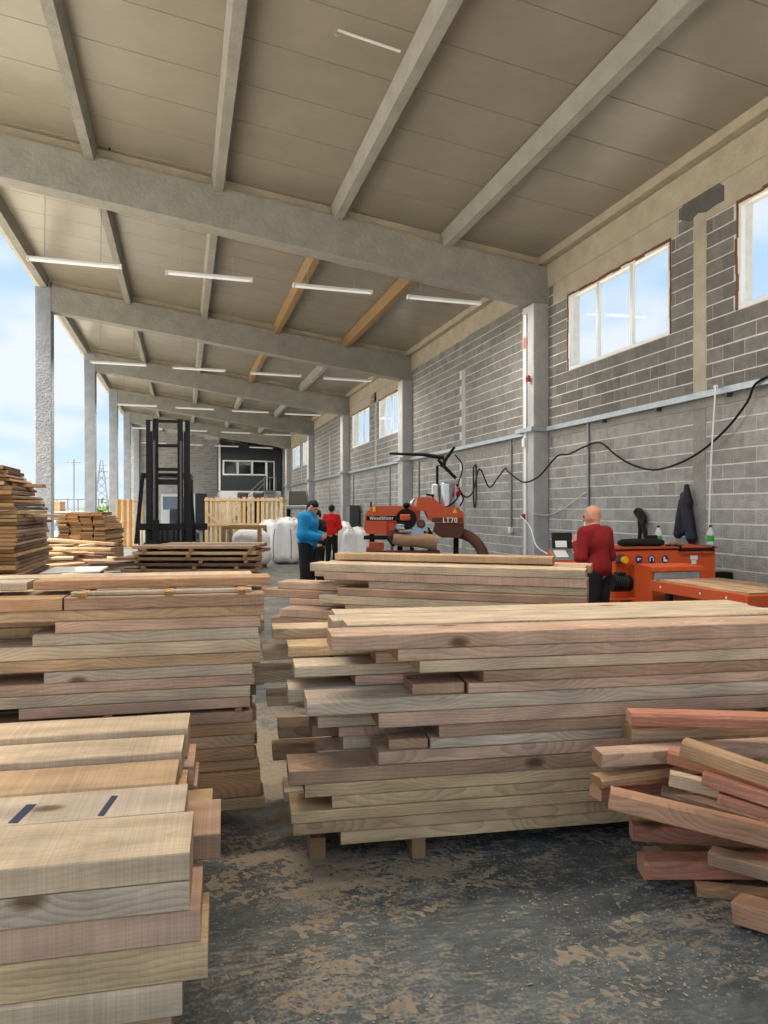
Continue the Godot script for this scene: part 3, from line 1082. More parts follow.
# the wide low stack next to the camera
func low_stack() -> void:
	var f := Frame.new(0.016, 2.177, 3.0)
	var g := "broad timbers of the low stack next to the camera"
	var lk := ["pale broad beam with saw marks on top, front of the low stack", "greyish board with two blue paint dashes on top of the low stack", "brownish broad board between the pale ones on top of the low stack",
		"pale board with a clean face, fourth back on top of the low stack", "cream board with a dark edge along the rear top of the low stack"]
	var top := [[0.0, 0.300, 0.0, "pale", 2, 0.540, 0.620], [0.310, 0.252, -0.03, "greyish", 2, 0.540, 0.616], [0.570, 0.262, -0.075, "tan", 2, 0.540, 0.618], [0.838, 0.225, -0.067, "pale", 2, 0.545, 0.645], [1.068, 0.235, -0.054, "pale", 2, 0.545, 0.672]]
	for i in 5:
		var t: Array = top[i]
		var o := lay(f, -1.9, t[2], t[5], t[6], t[0], t[1], t[3], lk[i], g, t[4])
		if i == 1:
			# blue paint dashes, brushed across the board
			for q in [[0.40, 0.030, -0.035], [0.665, 0.020, -0.055]]:
				var pm := MB.new()
				pm.prism(Transform3D(Basis(Vector3.RIGHT, PI / 2), Vector3(q[0], 0.0766, 0.0)), PackedVector2Array([Vector2(0, 0.105), Vector2(q[1], 0.11), Vector2(q[1] + 0.022, q[2]), Vector2(0.02, q[2] - 0.004)]), 0.0016)
				put("paint_dash", pm.mesh(mat(Color(0.20, 0.22, 0.31), 0.8)), o).set_meta("label", "blue paint dash")
	var rows := [[0.455, 0.538, 0.0, "greyish", 1], [0.358, 0.453, 0.03, "pinkish", 2], [0.250, 0.356, 0.05, "yellowish", 1], [0.156, 0.248, -0.02, "pale", 2], [0.072, 0.154, -0.05, "tan", 0]]
	for i in rows.size():
		var r: Array = rows[i]
		lay(f, -1.9, r[2], r[0], r[1], rnd(-0.004, 0.006), 0.29, r[3], "%s broad timber with rough face, %s course under the low stack's front beam" % [r[3], ["first", "second", "third", "fourth", "fifth"][i]], g, r[4])
		for k in 3:
			var ur := rnd(-0.07, 0.02)
			if i == 0 and k == 0:
				ur = 0.085
			if i == 1 and k == 1:
				ur = 0.05
			if i > 1 and k == 1:
				continue
			lay(f, -1.9, ur, r[0], r[1], 0.30 + k * 0.34, 0.30, ["brown", "tan", "pinkish"][k], "%s timber inside the low stack, %s course under its top boards, row %s" % [["brown", "tan", "pinkish"][k], ["first", "second", "third", "fourth", "fifth"][i], ["two", "three", "four"][k]], g)
	for k in 3:
		var u: float = [-1.7, -0.9, -0.16][k]
		var s := timber(1.25, 0.069, 0.08, "brown", f.put_at(u, u + 0.08, 0.001, 0.02, 1.25), "bearer under the low stack next to the camera, %s along it" % ["first", "second", "third"][k], "bearers under the low stack", "bearer", "bearer", 0)
		s.rotate_object_local(Vector3.UP, PI / 2)

# the heap of red-brown offcuts at the end of the middle stack
func offcuts() -> void:
	var g := "reddish offcuts heaped beside the big middle stack"
	# start (end face in view), end, thickness, width, tint, label
	var s := [
		["reddish", Vector3(1.941, 0.662, -2.93), Vector3(2.405, 0.655, -2.78), 0.055, 0.085, 1.25, "long reddish offcut lying across the very top of the heap"],
		["tan", Vector3(1.960, 0.575, -2.97), Vector3(2.586, 0.59, -2.88), 0.062, 0.10, 1.1, "tan offcut with a grey end under the top piece of the heap"],
		["pinkish", Vector3(1.720, 0.531, -2.83), Vector3(2.606, 0.521, -2.77), 0.062, 0.09, 1.1, "pinkish offcut with a white end jutting towards the stack, high in the heap"],
		["orange-tan", Vector3(1.682, 0.452, -2.776), Vector3(2.115, 0.446, -2.824), 0.040, 0.075, 0.9, "slim orange offcut jutting out below the pinkish white-ended one"],
		["red-brown", Vector3(1.714, 0.378, -2.830), Vector3(2.221, 0.353, -2.891), 0.050, 0.08, 0.9, "shaded red-brown offcut lying under the slim orange one"],
		["salmon", Vector3(1.672, 0.427, -2.655), Vector3(2.250, 0.330, -2.30), 0.078, 0.075, 1.15, "long square salmon-tan offcut slanting down across the front of the heap"],
		["orange-tan", Vector3(1.945, 0.640, -2.56), Vector3(2.212, 0.565, -2.22), 0.068, 0.07, 0.9, "tan offcut slanting down from the heap's top at its outer side"],
		["reddish", Vector3(2.012, 0.545, -2.74), Vector3(2.205, 0.515, -2.53), 0.062, 0.06, 0.7, "red offcut end just below the tan slanting piece"],
		["pale", Vector3(1.957, 0.480, -2.66), Vector3(2.203, 0.44, -2.48), 0.055, 0.07, 0.8, "pale offcut with a white end in the middle of the heap"],
		["reddish", Vector3(1.962, 0.552, -2.46), Vector3(2.195, 0.497, -2.20), 0.048, 0.06, 0.8, "bright red offcut slanting down in front of the tan slanting one"],
		["reddish", Vector3(1.991, 0.489, -2.41), Vector3(2.201, 0.445, -2.20), 0.040, 0.06, 0.8, "thin red offcut with a ragged end below the bright red one"],
		["brown", Vector3(1.980, 0.375, -2.75), Vector3(2.353, 0.295, -2.45), 0.050, 0.07, 1.1, "brown offcut half hidden behind the long square slanting one"],
		["red-brown", Vector3(1.895, 0.193, -2.84), Vector3(2.260, 0.186, -2.70), 0.070, 0.08, 0.8, "red-brown offcut with a chipped end under the long slanting piece"],
		["orange-tan", Vector3(2.093, 0.085, -2.89), Vector3(2.308, 0.088, -2.85), 0.055, 0.07, 0.6, "orange offcut with split ends deep in the heap's shade"],
		["brown", Vector3(2.113, 0.163, -2.60), Vector3(2.30, 0.17, -2.34), 0.055, 0.09, 0.8, "brown offcut lying on the reddish ones at the foot of the heap"],
		["pinkish", Vector3(2.028, 0.030, -2.93), Vector3(2.391, 0.030, -2.86), 0.036, 0.07, 0.8, "thin pinkish offcut flat on the floor at the heap's rear"],
		["reddish", Vector3(1.877, 0.083, -2.744), Vector3(2.447, 0.098, -2.56), 0.074, 0.10, 1.1, "big reddish pink offcut at the foot of the heap, end towards the floor"],
		["orange-tan", Vector3(2.053, 0.024, -2.62), Vector3(2.342, 0.024, -2.47), 0.040, 0.07, 0.9, "thin orange offcut on the floor beneath the big reddish pink one"],
		["salmon", Vector3(2.076, 0.054, -2.40), Vector3(2.24, 0.10, -2.06), 0.085, 0.11, 0.7, "stubby orange offcut lying on the floor by itself in front of the heap"]]
	for q in s:
		var a: Vector3 = q[1]
		var dir: Vector3 = (q[2] - a).normalized()
		var l: float = q[5]
		var x := dir
		var z := x.cross(Vector3.UP).normalized()
		var y := z.cross(x)
		var bs := Basis(x, y, z).rotated(x, rnd(-0.12, 0.12))
		var c: Vector3 = a + dir * l * 0.5 - bs.y * (q[3] * 0.5)
		timber(l, q[3], q[4], q[0], Transform3D(bs, c), q[6], g, "offcut", "offcut", 1 if q[0] in ["reddish", "red-brown", "pinkish"] else 0, 0.008)

# ---------------------------------------------------------------- people
# Mesh of a smooth union of tapered capsules [a, b, radius a, radius b]: distances on a grid, then surface nets.
func blob(bones: Array, cell: float, k: float, mb: MB) -> void:
	var lo := Vector3(1e9, 1e9, 1e9)
	var hi := -lo
	for q in bones:
		var r := maxf(q[2], q[3])
		for p: Vector3 in [q[0], q[1]]:
			lo = lo.min(p - Vector3.ONE * r)
			hi = hi.max(p + Vector3.ONE * r)
	var pad := cell * 2.5
	lo -= Vector3.ONE * pad
	hi += Vector3.ONE * pad
	var nx := int((hi.x - lo.x) / cell) + 2
	var ny := int((hi.y - lo.y) / cell) + 2
	var nz := int((hi.z - lo.z) / cell) + 2
	var v := PackedFloat32Array()
	v.resize(nx * ny * nz)
	v.fill(1.0)
	for q in bones:
		var a: Vector3 = q[0]
		var ab: Vector3 = q[1] - a
		var l2 := maxf(ab.length_squared(), 1e-9)
		var ra: float = q[2]
		var dr: float = q[3] - ra
		var m := maxf(ra, q[3]) + k + cell * 2.0
		var b0 := (a.min(q[1]) - Vector3.ONE * m - lo) / cell
		var b1 := (a.max(q[1]) + Vector3.ONE * m - lo) / cell
		for iz in range(maxi(0, int(b0.z)), mini(nz, int(b1.z) + 2)):
			for iy in range(maxi(0, int(b0.y)), mini(ny, int(b1.y) + 2)):
				var row := (iz * ny + iy) * nx
				for ix in range(maxi(0, int(b0.x)), mini(nx, int(b1.x) + 2)):
					var p := lo + Vector3(ix, iy, iz) * cell - a
					var t := clampf(p.dot(ab) / l2, 0.0, 1.0)
					var d := (p - ab * t).length() - (ra + dr * t)
					var o := v[row + ix]
					var hh := k - absf(d - o)
					d = minf(d, o)
					if hh > 0.0:
						d -= hh * hh / (4.0 * k)
					v[row + ix] = d
	var sx := 1
	var sy := nx
	var sz := nx * ny
	var corner := [0, sx, sy, sx + sy, sz, sx + sz, sy + sz, sx + sy + sz]
	var edges := [[0, 1], [2, 3], [4, 5], [6, 7], [0, 2], [1, 3], [4, 6], [5, 7], [0, 4], [1, 5], [2, 6], [3, 7]]
	var at_cell := {}
	var nrm := {}
	for iz in nz - 1:
		for iy in ny - 1:
			var row := iz * sz + iy * sy
			for ix in nx - 1:
				var i := row + ix
				var c0 := v[i]
				if c0 > cell * 2.0 or c0 < -cell * 2.0:
					continue
				var inside := 0
				for c: int in corner:
					if v[i + c] < 0.0:
						inside += 1
				if inside == 0 or inside == 8:
					continue
				var s := Vector3.ZERO
				var n := 0
				for e in edges:
					var va := v[i + corner[e[0]]]
					var vb := v[i + corner[e[1]]]
					if (va < 0.0) != (vb < 0.0):
						var t := va / (va - vb)
						var pa := Vector3(e[0] & 1, (e[0] >> 1) & 1, e[0] >> 2)
						var pb := Vector3(e[1] & 1, (e[1] >> 1) & 1, e[1] >> 2)
						s += pa.lerp(pb, t)
						n += 1
				at_cell[i] = lo + (Vector3(ix, iy, iz) + s / n) * cell
				var g := Vector3(
					v[i + 1] + v[i + 1 + sy] + v[i + 1 + sz] + v[i + 1 + sy + sz] - v[i] - v[i + sy] - v[i + sz] - v[i + sy + sz],
					v[i + sy] + v[i + sy + 1] + v[i + sy + sz] + v[i + 1 + sy + sz] - v[i] - v[i + 1] - v[i + sz] - v[i + 1 + sz],
					v[i + sz] + v[i + 1 + sz] + v[i + sy + sz] + v[i + 1 + sy + sz] - v[i] - v[i + 1] - v[i + sy] - v[i + 1 + sy])
				nrm[i] = g.normalized()
	for i: int in at_cell:
		for ax in 3:
			var step: int = [sx, sy, sz][ax]
			var j: int = [sy, sz, sx][ax]
			var l: int = [sz, sx, sy][ax]
			if (v[i] < 0.0) == (v[i + step] < 0.0):
				continue
			var q := [i, i - j, i - j - l, i - l]
			if at_cell.has(q[1]) and at_cell.has(q[2]) and at_cell.has(q[3]):
				mb.tri(at_cell[q[0]], at_cell[q[1]], at_cell[q[2]], nrm[q[0]], nrm[q[1]], nrm[q[2]])
				mb.tri(at_cell[q[0]], at_cell[q[2]], at_cell[q[3]], nrm[q[0]], nrm[q[2]], nrm[q[3]])

# palm, four unequal fingers and a thumb, from the wrist along dir; n points out of the back of the hand, side towards the thumb
func hand_bones(w: Vector3, dir: Vector3, n: Vector3, side: Vector3, curl: float) -> Array:
	var out := []
	var kn := w + dir * 0.085
	for i in 4:
		var s := side * (0.030 - 0.020 * i)
		out.append([w + s * 0.6, kn + s, 0.014, 0.0125])
		var l: float = [0.070, 0.078, 0.072, 0.056][i]
		var d1 := (dir * cos(curl) - n * sin(curl)).normalized()
		var d2 := (dir * cos(curl * 2.1) - n * sin(curl * 2.1)).normalized()
		var a := kn + s
		var b := a + d1 * l * 0.52
		out.append([a, b, 0.0105, 0.0095])
		out.append([b, b + d2 * l * 0.48, 0.0095, 0.008])
	var t0 := w + dir * 0.022 + side * 0.030
	var t1 := t0 + (dir * 0.75 + side * 0.6 - n * 0.25).normalized() * 0.042
	out.append([t0, t1, 0.014, 0.011])
	out.append([t1, t1 + (dir * 0.9 + side * 0.1 - n * 0.4).normalized() * 0.032, 0.011, 0.009])
	return out

# Local axes: y up, the person faces -z. j overrides joints (metres for a height of 1.75).
func person(label: String, where: Vector3, turn: float, tall: float, j: Dictionary, top_m: Material, leg_m: Material, hair_m: Material, cell: float, group := "") -> Node3D:
	var o := thing("person", label, "person", where, turn, group)
	o.scale = Vector3.ONE * tall / 1.75
	var J := {
		"pelvis": Vector3(0, 0.97, 0), "chest": Vector3(0, 1.30, 0.0), "neck": Vector3(0, 1.47, 0.01), "head": Vector3(0, 1.63, -0.015), "look": Vector3(0, -0.1, -1),
		"sl": Vector3(-0.185, 1.41, 0.0), "sr": Vector3(0.185, 1.41, 0.0), "el": Vector3(-0.24, 1.13, 0.0), "er": Vector3(0.24, 1.13, 0.0), "wl": Vector3(-0.22, 0.90, -0.08), "wr": Vector3(0.22, 0.90, -0.08),
		"hl": Vector3(-0.09, 0.93, 0), "hr": Vector3(0.09, 0.93, 0), "kl": Vector3(-0.10, 0.50, -0.02), "kr": Vector3(0.10, 0.50, -0.02), "al": Vector3(-0.105, 0.09, 0.01), "ar": Vector3(0.105, 0.09, 0.01)}
	J.merge(j, true)
	var look: Vector3 = J.look.normalized()
	var hx := look.cross(Vector3.UP).normalized()
	var hu := hx.cross(look).normalized()
	var hd: Vector3 = J.head
	# one continuous body
	var body := MB.new()
	var bones := [[J.hl, J.hr, 0.105, 0.105], [J.pelvis, J.chest, 0.115, 0.125], [J.chest + Vector3(-0.06, 0, 0), J.chest + Vector3(0.06, 0, 0), 0.115, 0.115], [J.sl * 0.8 + J.neck * 0.2, J.sr * 0.8 + J.neck * 0.2, 0.062, 0.062], [J.chest, J.neck, 0.10, 0.056], [J.neck, hd - hu * 0.06, 0.055, 0.052]]
	for s in ["l", "r"]:
		bones.append_array([[J["s" + s], J["e" + s], 0.050, 0.040], [J["e" + s], J["w" + s], 0.040, 0.027], [J["h" + s], J["k" + s], 0.085, 0.058], [J["k" + s], J["a" + s], 0.056, 0.040], [J["a" + s] + Vector3(0, -0.04, 0.03), J["a" + s] + Vector3(0, -0.05, -0.16), 0.042, 0.032]])
	blob(bones, cell * 1.3, 0.05, body)
	var fine := cell * 0.42
	var head := [[hd - hu * 0.02 + look * -0.012, hd + hu * 0.03 + look * -0.022, 0.084, 0.090], [hd - hu * 0.085 + look * 0.048, hd - hu * 0.02 + look * 0.03, 0.038, 0.062], [hd - hu * 0.10 + look * 0.055 - hx * 0.018, hd - hu * 0.10 + look * 0.055 + hx * 0.018, 0.020, 0.020],
		[hd + hu * 0.02 + look * 0.088, hd - hu * 0.035 + look * 0.108, 0.009, 0.014], [hd + hu * 0.03 + look * 0.075 - hx * 0.035, hd + hu * 0.03 + look * 0.075 + hx * 0.035, 0.013, 0.013], [hd - hu * 0.072 + look * 0.082 - hx * 0.018, hd - hu * 0.072 + look * 0.082 + hx * 0.018, 0.009, 0.009], [hd - hu * 0.06 - look * 0.02, J.neck, 0.056, 0.057]]
	for s: float in [-1.0, 1.0]:
		head.append([hd + hx * s * 0.083 + hu * 0.012, hd + hx * s * 0.080 - hu * 0.030, 0.017, 0.011])
	blob(head, fine, 0.022, body)
	for s in ["l", "r"]:
		var d: Vector3 = (J["w" + s] - J["e" + s]).normalized()
		if j.has("d" + s):
			d = j["d" + s].normalized()
		var sd := 1.0 if s == "l" else -1.0
		var nn := Vector3.RIGHT * -sd
		nn = (nn - d * nn.dot(d)).normalized()
		if j.has("n" + s):
			nn = (j["n" + s] - d * j["n" + s].dot(d)).normalized()
		var th := nn.cross(d).normalized() * sd
		blob(hand_bones(J["w" + s], d, nn, th, 0.55), 0.006 if cell < 0.016 else 0.008, 0.006, body)
	put("body", body.mesh(M.skin), o)
	# clothes follow the same joints, a little thicker
	var g: float = j.get("bulk", 0.022)
	var top := MB.new()
	var hem: Vector3 = J.pelvis + Vector3(0, j.get("hem", 0.03), 0)
	var tb := [[hem + Vector3(-0.075, 0, 0), hem + Vector3(0.075, 0, 0), 0.105 + g, 0.105 + g], [hem, J.chest, 0.125 + g, 0.125 + g], [J.chest + Vector3(-0.065, 0, 0), J.chest + Vector3(0.065, 0, 0), 0.118 + g, 0.118 + g], [J.sl * 0.85 + J.neck * 0.15, J.sr * 0.85 + J.neck * 0.15, 0.060 + g, 0.060 + g], [J.chest, J.neck + Vector3(0, 0.0, 0), 0.10 + g, 0.062 + g * 0.5]]
	for s in ["l", "r"]:
		tb.append_array([[J["s" + s], J["e" + s], 0.058 + g, 0.046 + g], [J["e" + s], J["e" + s].lerp(J["w" + s], 0.93), 0.046 + g, 0.032 + g * 0.8]])
	if j.has("hood"):
		tb.append_array([[J.neck + Vector3(-0.07, 0.03, 0.07), J.neck + Vector3(0.07, 0.03, 0.07), 0.06, 0.06], [J.neck + Vector3(-0.09, 0.03, 0.0), J.neck + Vector3(-0.05, 0.0, -0.07), 0.04, 0.03], [J.neck + Vector3(0.09, 0.03, 0.0), J.neck + Vector3(0.05, 0.0, -0.07), 0.04, 0.03]])
	blob(tb, cell, 0.045, top)
	put(j.get("top", "jacket"), top.mesh(top_m), o)
	var legs := MB.new()
	var baggy: float = j.get("baggy", 0.0)
	var lb := [[J.hl + Vector3(0.01, 0.0, 0), J.hr + Vector3(-0.01, 0.0, 0), 0.105, 0.105]]
	for s in ["l", "r"]:
		lb.append_array([[J["h" + s], J["k" + s], 0.100 + baggy, 0.078 + baggy], [J["k" + s], J["a" + s] + Vector3(0, 0.0, 0), 0.076 + baggy, 0.066 + baggy * 0.6]])
	blob(lb, cell, 0.035, legs)
	put("trousers", legs.mesh(leg_m), o)
	for s in ["l", "r"]:
		var sh := MB.new()
		blob([[J["a" + s] + Vector3(0, -0.035, 0.04), J["a" + s] + Vector3(0, -0.045, -0.16), 0.052, 0.040]], cell * 0.8, 0.01, sh)
		put("shoe", sh.mesh(M.black_soft), o)
	if hair_m:
		var hb := MB.new()
		blob([[hd + hu * 0.022 - look * 0.030, hd + hu * 0.052 - look * 0.012, 0.090, 0.088], [hd + hu * 0.075 + look * 0.035, hd + hu * 0.08, 0.048, 0.06], [hd - hu * 0.03 - look * 0.055, hd + hu * 0.03 - look * 0.05, 0.062, 0.08]], fine, 0.02, hb)
		put("hair", hb.mesh(hair_m), o)
	# eyes
	for s: float in [-1.0, 1.0]:
		var eb := MB.new()
		eb.ball(hd + look * 0.083 + hx * s * 0.031 + hu * 0.008, Vector3.ONE * 0.0115, 8, 6)
		put("eye", eb.mesh(M.black), o)
	return o

func build_people() -> void:
	M.skin = mat(Color(0.80, 0.57, 0.46), 0.6)
	var red_cloth := mat(Color(0.55, 0.06, 0.08), 0.9, 0, M.conc_tex, 4.0)
	var red_shirt := mat(Color(0.78, 0.085, 0.06), 0.9)
	var blue_cloth := mat(Color(0.05, 0.56, 0.82), 0.85, 0, M.conc_tex, 4.0)
	var navy := mat(Color(0.055, 0.058, 0.085), 0.9)
	var black_cloth := mat(Color(0.045, 0.045, 0.055), 0.9)
	var hair := mat(Color(0.045, 0.038, 0.034), 0.8)
	person("bald man in a dark red jacket and navy trousers, working at the orange machine", at(4.485, 0.000, 7.382), TURN + 0.62, 1.66, {
		"top": "jacket", "baggy": 0.014, "chest": Vector3(0, 1.30, -0.03), "neck": Vector3(0, 1.455, -0.035), "head": Vector3(-0.005, 1.605, -0.075), "look": Vector3(-0.5, -0.28, -1),
		"sl": Vector3(-0.195, 1.395, -0.03), "sr": Vector3(0.195, 1.395, -0.02), "el": Vector3(-0.265, 1.12, -0.02), "er": Vector3(0.262, 1.12, -0.02), "wl": Vector3(-0.10, 1.27, -0.23), "dl": Vector3(0.2, 0.9, -0.35), "wr": Vector3(0.15, 1.12, -0.27)},
		red_cloth, navy, null, 0.0125)
	person("man in a bright blue hooded jacket and dark trousers, looking down at his hands", at(2.272, 0.000, 13.890), TURN - 1.85, 1.78, {
		"hood": true, "bulk": 0.05, "baggy": 0.045, "hem": -0.02, "chest": Vector3(0, 1.30, -0.02), "neck": Vector3(0, 1.455, -0.05), "head": Vector3(0, 1.60, -0.105), "look": Vector3(0, -0.55, -1),
		"el": Vector3(-0.25, 1.10, 0.0), "er": Vector3(0.25, 1.10, 0.0), "wl": Vector3(-0.10, 1.08, -0.27), "wr": Vector3(0.09, 1.05, -0.27), "dl": Vector3(0.5, 0.2, -1), "dr": Vector3(-0.5, 0.2, -1)},
		blue_cloth, mat(Color(0.07, 0.075, 0.085), 0.9), hair, 0.016)
	person("dark-clothed person half hidden behind the man in blue, one hand raised to the face", at(2.769, 0.000, 15.310), TURN + 1.35, 1.60, {
		"neck": Vector3(0, 1.46, -0.04), "head": Vector3(0, 1.61, -0.09), "look": Vector3(0, -0.5, -1),
		"el": Vector3(-0.22, 1.16, -0.12), "wl": Vector3(-0.06, 1.42, -0.19), "dl": Vector3(0.3, 0.8, -0.2), "er": Vector3(0.24, 1.12, -0.02), "wr": Vector3(0.12, 1.05, -0.26)},
		black_cloth, black_cloth, hair, 0.018)
	person("person in a bright red shirt and black trousers, back turned, beyond the man in blue", at(3.989, 0.000, 20.263), TURN - 0.25, 1.70, {
		"top": "shirt", "el": Vector3(-0.27, 1.14, -0.03), "wl": Vector3(-0.16, 1.10, -0.25), "er": Vector3(0.25, 1.13, -0.02), "wr": Vector3(0.14, 1.06, -0.24), "look": Vector3(-0.2, -0.3, -1)},
		red_shirt, black_cloth, hair, 0.018)

# ---------------------------------------------------------------- machines
func lettering(s: String, size: float, depth: float, m: Material, weight := 700, italic := false) -> TextMesh:
	var f := SystemFont.new()
	f.font_names = PackedStringArray(["Droid Sans"])
	f.font_weight = weight
	f.font_italic = italic
	var t := TextMesh.new()
	t.font = f
	t.text = s
	t.font_size = 64
	t.pixel_size = size / 64.0
	t.depth = depth
	t.curve_step = 1.0
	t.material = m
	return t

func box_part(called: String, parent: Node, a: Vector3, b: Vector3, m: Material, bevel := 0.008) -> MeshInstance3D:
	var mb := MB.new()
	mb.cb(a - (a + b) * 0.5, b - (a + b) * 0.5, bevel)
	return put(called, mb.mesh(m), parent, (a + b) * 0.5)

func tube_part(called: String, parent: Node, pts: Array, r, m: Material, sides := 8) -> MeshInstance3D:
	var mb := MB.new()
	mb.tube(pts, r, sides)
	return put(called, mb.mesh(m), parent)

func disc(mb: MB, c: Vector3, r: float, thick: float, seg := 20) -> void:
	# a round plate whose face looks along +z
	mb.lathe(Transform3D(Basis(Vector3.RIGHT, PI / 2), c - Vector3(0, 0, thick * 0.5)), [Vector2(0, 0), Vector2(r, 0), Vector2(r, thick), Vector2(0, thick)], seg)

func curve(pts: Array, steps := 6) -> Array:
	var out := []
	for i in pts.size() - 1:
		var a: Vector3 = pts[maxi(i - 1, 0)]
		var b: Vector3 = pts[i]
		var c: Vector3 = pts[i + 1]
		var d: Vector3 = pts[mini(i + 2, pts.size() - 1)]
		for s in steps:
			out.append(b.cubic_interpolate(c, a, d, float(s) / steps))
	out.append(pts[-1])
	return out

func build_machines() -> void:
	M.orange = mat(Color(0.80, 0.32, 0.12), 0.45)
	M.orange_worn = mat(Color(0.70, 0.29, 0.13), 0.6, 0, M.conc_tex, 1.5)
	M.rust = mat(Color(0.40, 0.24, 0.18), 0.75, 0, M.conc_tex, 2.0)
	M.yellow = mat(Color(0.92, 0.72, 0.08), 0.5)
	M.label_white = mat(Color(0.88, 0.88, 0.86), 0.6)
	M.sticker_blue = mat(Color(0.12, 0.20, 0.42), 0.5)
	M.chrome = mat(Color(0.74, 0.75, 0.76), 0.25, 0.8)
	M.clear = mat(Color(0.86, 0.90, 0.88), 0.15)
	M.clear.transparency = BaseMaterial3D.TRANSPARENCY_ALPHA
	M.clear.albedo_color.a = 0.55
	M.green = mat(Color(0.16, 0.62, 0.16), 0.5)
	edger()
	band_saw()
	forklift()
	cables()

# the orange board edger by the wall, with its infeed table; it stands square to the hall
func edger() -> void:
	var o := thing("board_edger", "orange board edging machine with a long infeed table by the block wall", "machine", at(5.8, 0, 8.0))
	var m := MB.new()
	m.cb(Vector3(Vector3(-0.692, 1.110, 0.000).x, 0.12, -0.6), Vector3(0.769, 1.089, 0.000), 0.012)
	put("cabinet", m.mesh(M.orange), o)
	m = MB.new()
	m.cb(Vector3(Vector3(-0.706, 1.110, 0.000).x, Vector3(0.016, 1.100, 0.000).y + 0.001, -0.62), Vector3(Vector3(0.785, 1.089, 0.000).x, Vector3(0.016, 1.125, 0.000).y, 0.02), 0.006)
	put("cabinet_top", m.mesh(M.orange_worn), o).set_meta("label", "dusty cabinet top")
	for px in 2:
		var fx: float = [Vector3(-0.664, 7.845, 0.000), Vector3(0.589, 8.071, 0.000)][px].x
		box_part("foot", o, Vector3(fx, 0, -0.5), Vector3(fx + 0.12, 0.125, -0.02), M.black)
	# black rimmed tray at the end of the cabinet top
	m = MB.new()
	m.cb(Vector3(0.212, 1.067, 0.030), Vector3(0.713, 1.092, 0.050), 0.004)
	m.cb(Vector3(0.212, 1.067, 0.030), Vector3(0.212, 1.142, 0.030) + Vector3(0.03, 0, -0.3), 0.004)
	m.cb(Vector3(0.700, 1.060, 0.030), Vector3(0.700, 1.130, 0.030) + Vector3(0.03, 0, -0.3), 0.004)
	put("tray_rim", m.mesh(M.black), o)
	# safety stickers: blue discs with a white sign
	for k in 3:
		var c: Vector3 = [Vector3(-0.358, 0.978, 0.004), Vector3(-0.178, 0.974, 0.004), Vector3(0.016, 0.971, 0.004)][k]
		m = MB.new()
		disc(m, c, 0.050, 0.006)
		var st := put("sticker", m.mesh(M.sticker_blue), o)
		m = MB.new()
		var z := Vector3(0, 0, 0.004)
		if k == 0:
			m.bx(c + z + Vector3(-0.012, 0, 0), Vector3(0.026, 0.034, 0.003), 0.001)
			m.bx(c + z + Vector3(0.016, 0.004, 0), Vector3(0.022, 0.012, 0.003), 0.001)
		elif k == 1:
			m.tube(curve([c + z + Vector3(-0.024, -0.022, 0), c + z + Vector3(-0.024, 0.012, 0), c + z + Vector3(0, 0.03, 0), c + z + Vector3(0.024, 0.012, 0), c + z + Vector3(0.024, -0.022, 0)], 4), 0.006, 6)
		else:
			m.prism(Transform3D(Basis.IDENTITY, c + z), PackedVector2Array([Vector2(-0.026, -0.028), Vector2(0.03, -0.028), Vector2(0.03, -0.008), Vector2(0.002, 0.0), Vector2(-0.006, 0.03), Vector2(-0.026, 0.03)]), 0.003)
		put("safety_sign", m.mesh(M.label_white), st)
	m = MB.new()
	m.bx(Vector3(0.437, 0.986, 0.005), Vector3(0.11, 0.055, 0.006), 0.002)
	m.bx(Vector3(0.437, 0.926, 0.005), Vector3(0.07, 0.05, 0.006), 0.002)
	put("type_plate", m.mesh(M.label_white), o)
	# switch with yellow mushroom
	m = MB.new()
	m.bx(Vector3(-0.642, 0.994, 0.030), Vector3(0.10, 0.10, 0.06), 0.01)
	put("switch_box", m.mesh(M.steel_dark), o)
	m = MB.new()
	disc(m, Vector3(-0.612, 0.979, 0.080), 0.042, 0.05)
	put("stop_button", m.mesh(M.yellow), o)
	# feed hood with a grey panel let into it
	var hx0: float = Vector3(-1.244, 0.991, 1.200).x
	var hx1: float = Vector3(-0.447, 0.979, 1.250).x
	var hy: float = Vector3(-0.758, 0.990, 1.250).y
	hx0 = Vector3(-1.037, 0.990, 1.240).x
	m = MB.new()
	m.prism(Transform3D(Basis(Vector3.UP, PI / 2), Vector3((hx0 + hx1) * 0.5, 0, 0)), PackedVector2Array([Vector2(-0.92, 0.30), Vector2(-1.24, 0.30), Vector2(-1.24, hy), Vector2(-0.96, hy + 0.012), Vector2(-0.92, hy)]), hx1 - hx0)
	put("feed_hood", m.mesh(M.orange), o)
	box_part("feed_housing", o, Vector3(-0.50, 0.25, 0.02), Vector3(-0.20, 0.93, 0.918), M.orange_worn, 0.01)
	box_part("hood_panel", o, Vector3(-1.025, 0.821, 1.240), Vector3(-0.479, 0.938, 1.275), M.galv, 0.006)
	box_part("hood_edge", o, Vector3(Vector3(-1.062, 0.970, 1.250).x, hy - 0.05, 1.22), Vector3(hx1 + 0.01, hy + 0.004, 1.29), M.orange, 0.006)
	box_part("machine_base", o, Vector3(-0.48, 0.0, 0.03), Vector3(-0.22, 0.248, 0.9), M.orange_worn, 0.01)
	box_part("side_step", o, Vector3(-1.053, 0.462, 0.400), Vector3(-0.635, 0.548, 0.250), M.orange, 0.008)
	box_part("step_end", o, Vector3(-0.887, 0.440, 0.450), Vector3(-0.742, 0.535, 0.410), M.black, 0.008)
	# drive motor
	m = MB.new()
	m.tube([Vector3(-0.937, 0.728, 0.300), Vector3(-0.695, 0.722, 0.300)], 0.10, 14)
	m.bx(Vector3(-0.817, 0.826, 0.300), Vector3(0.10, 0.06, 0.12), 0.01)
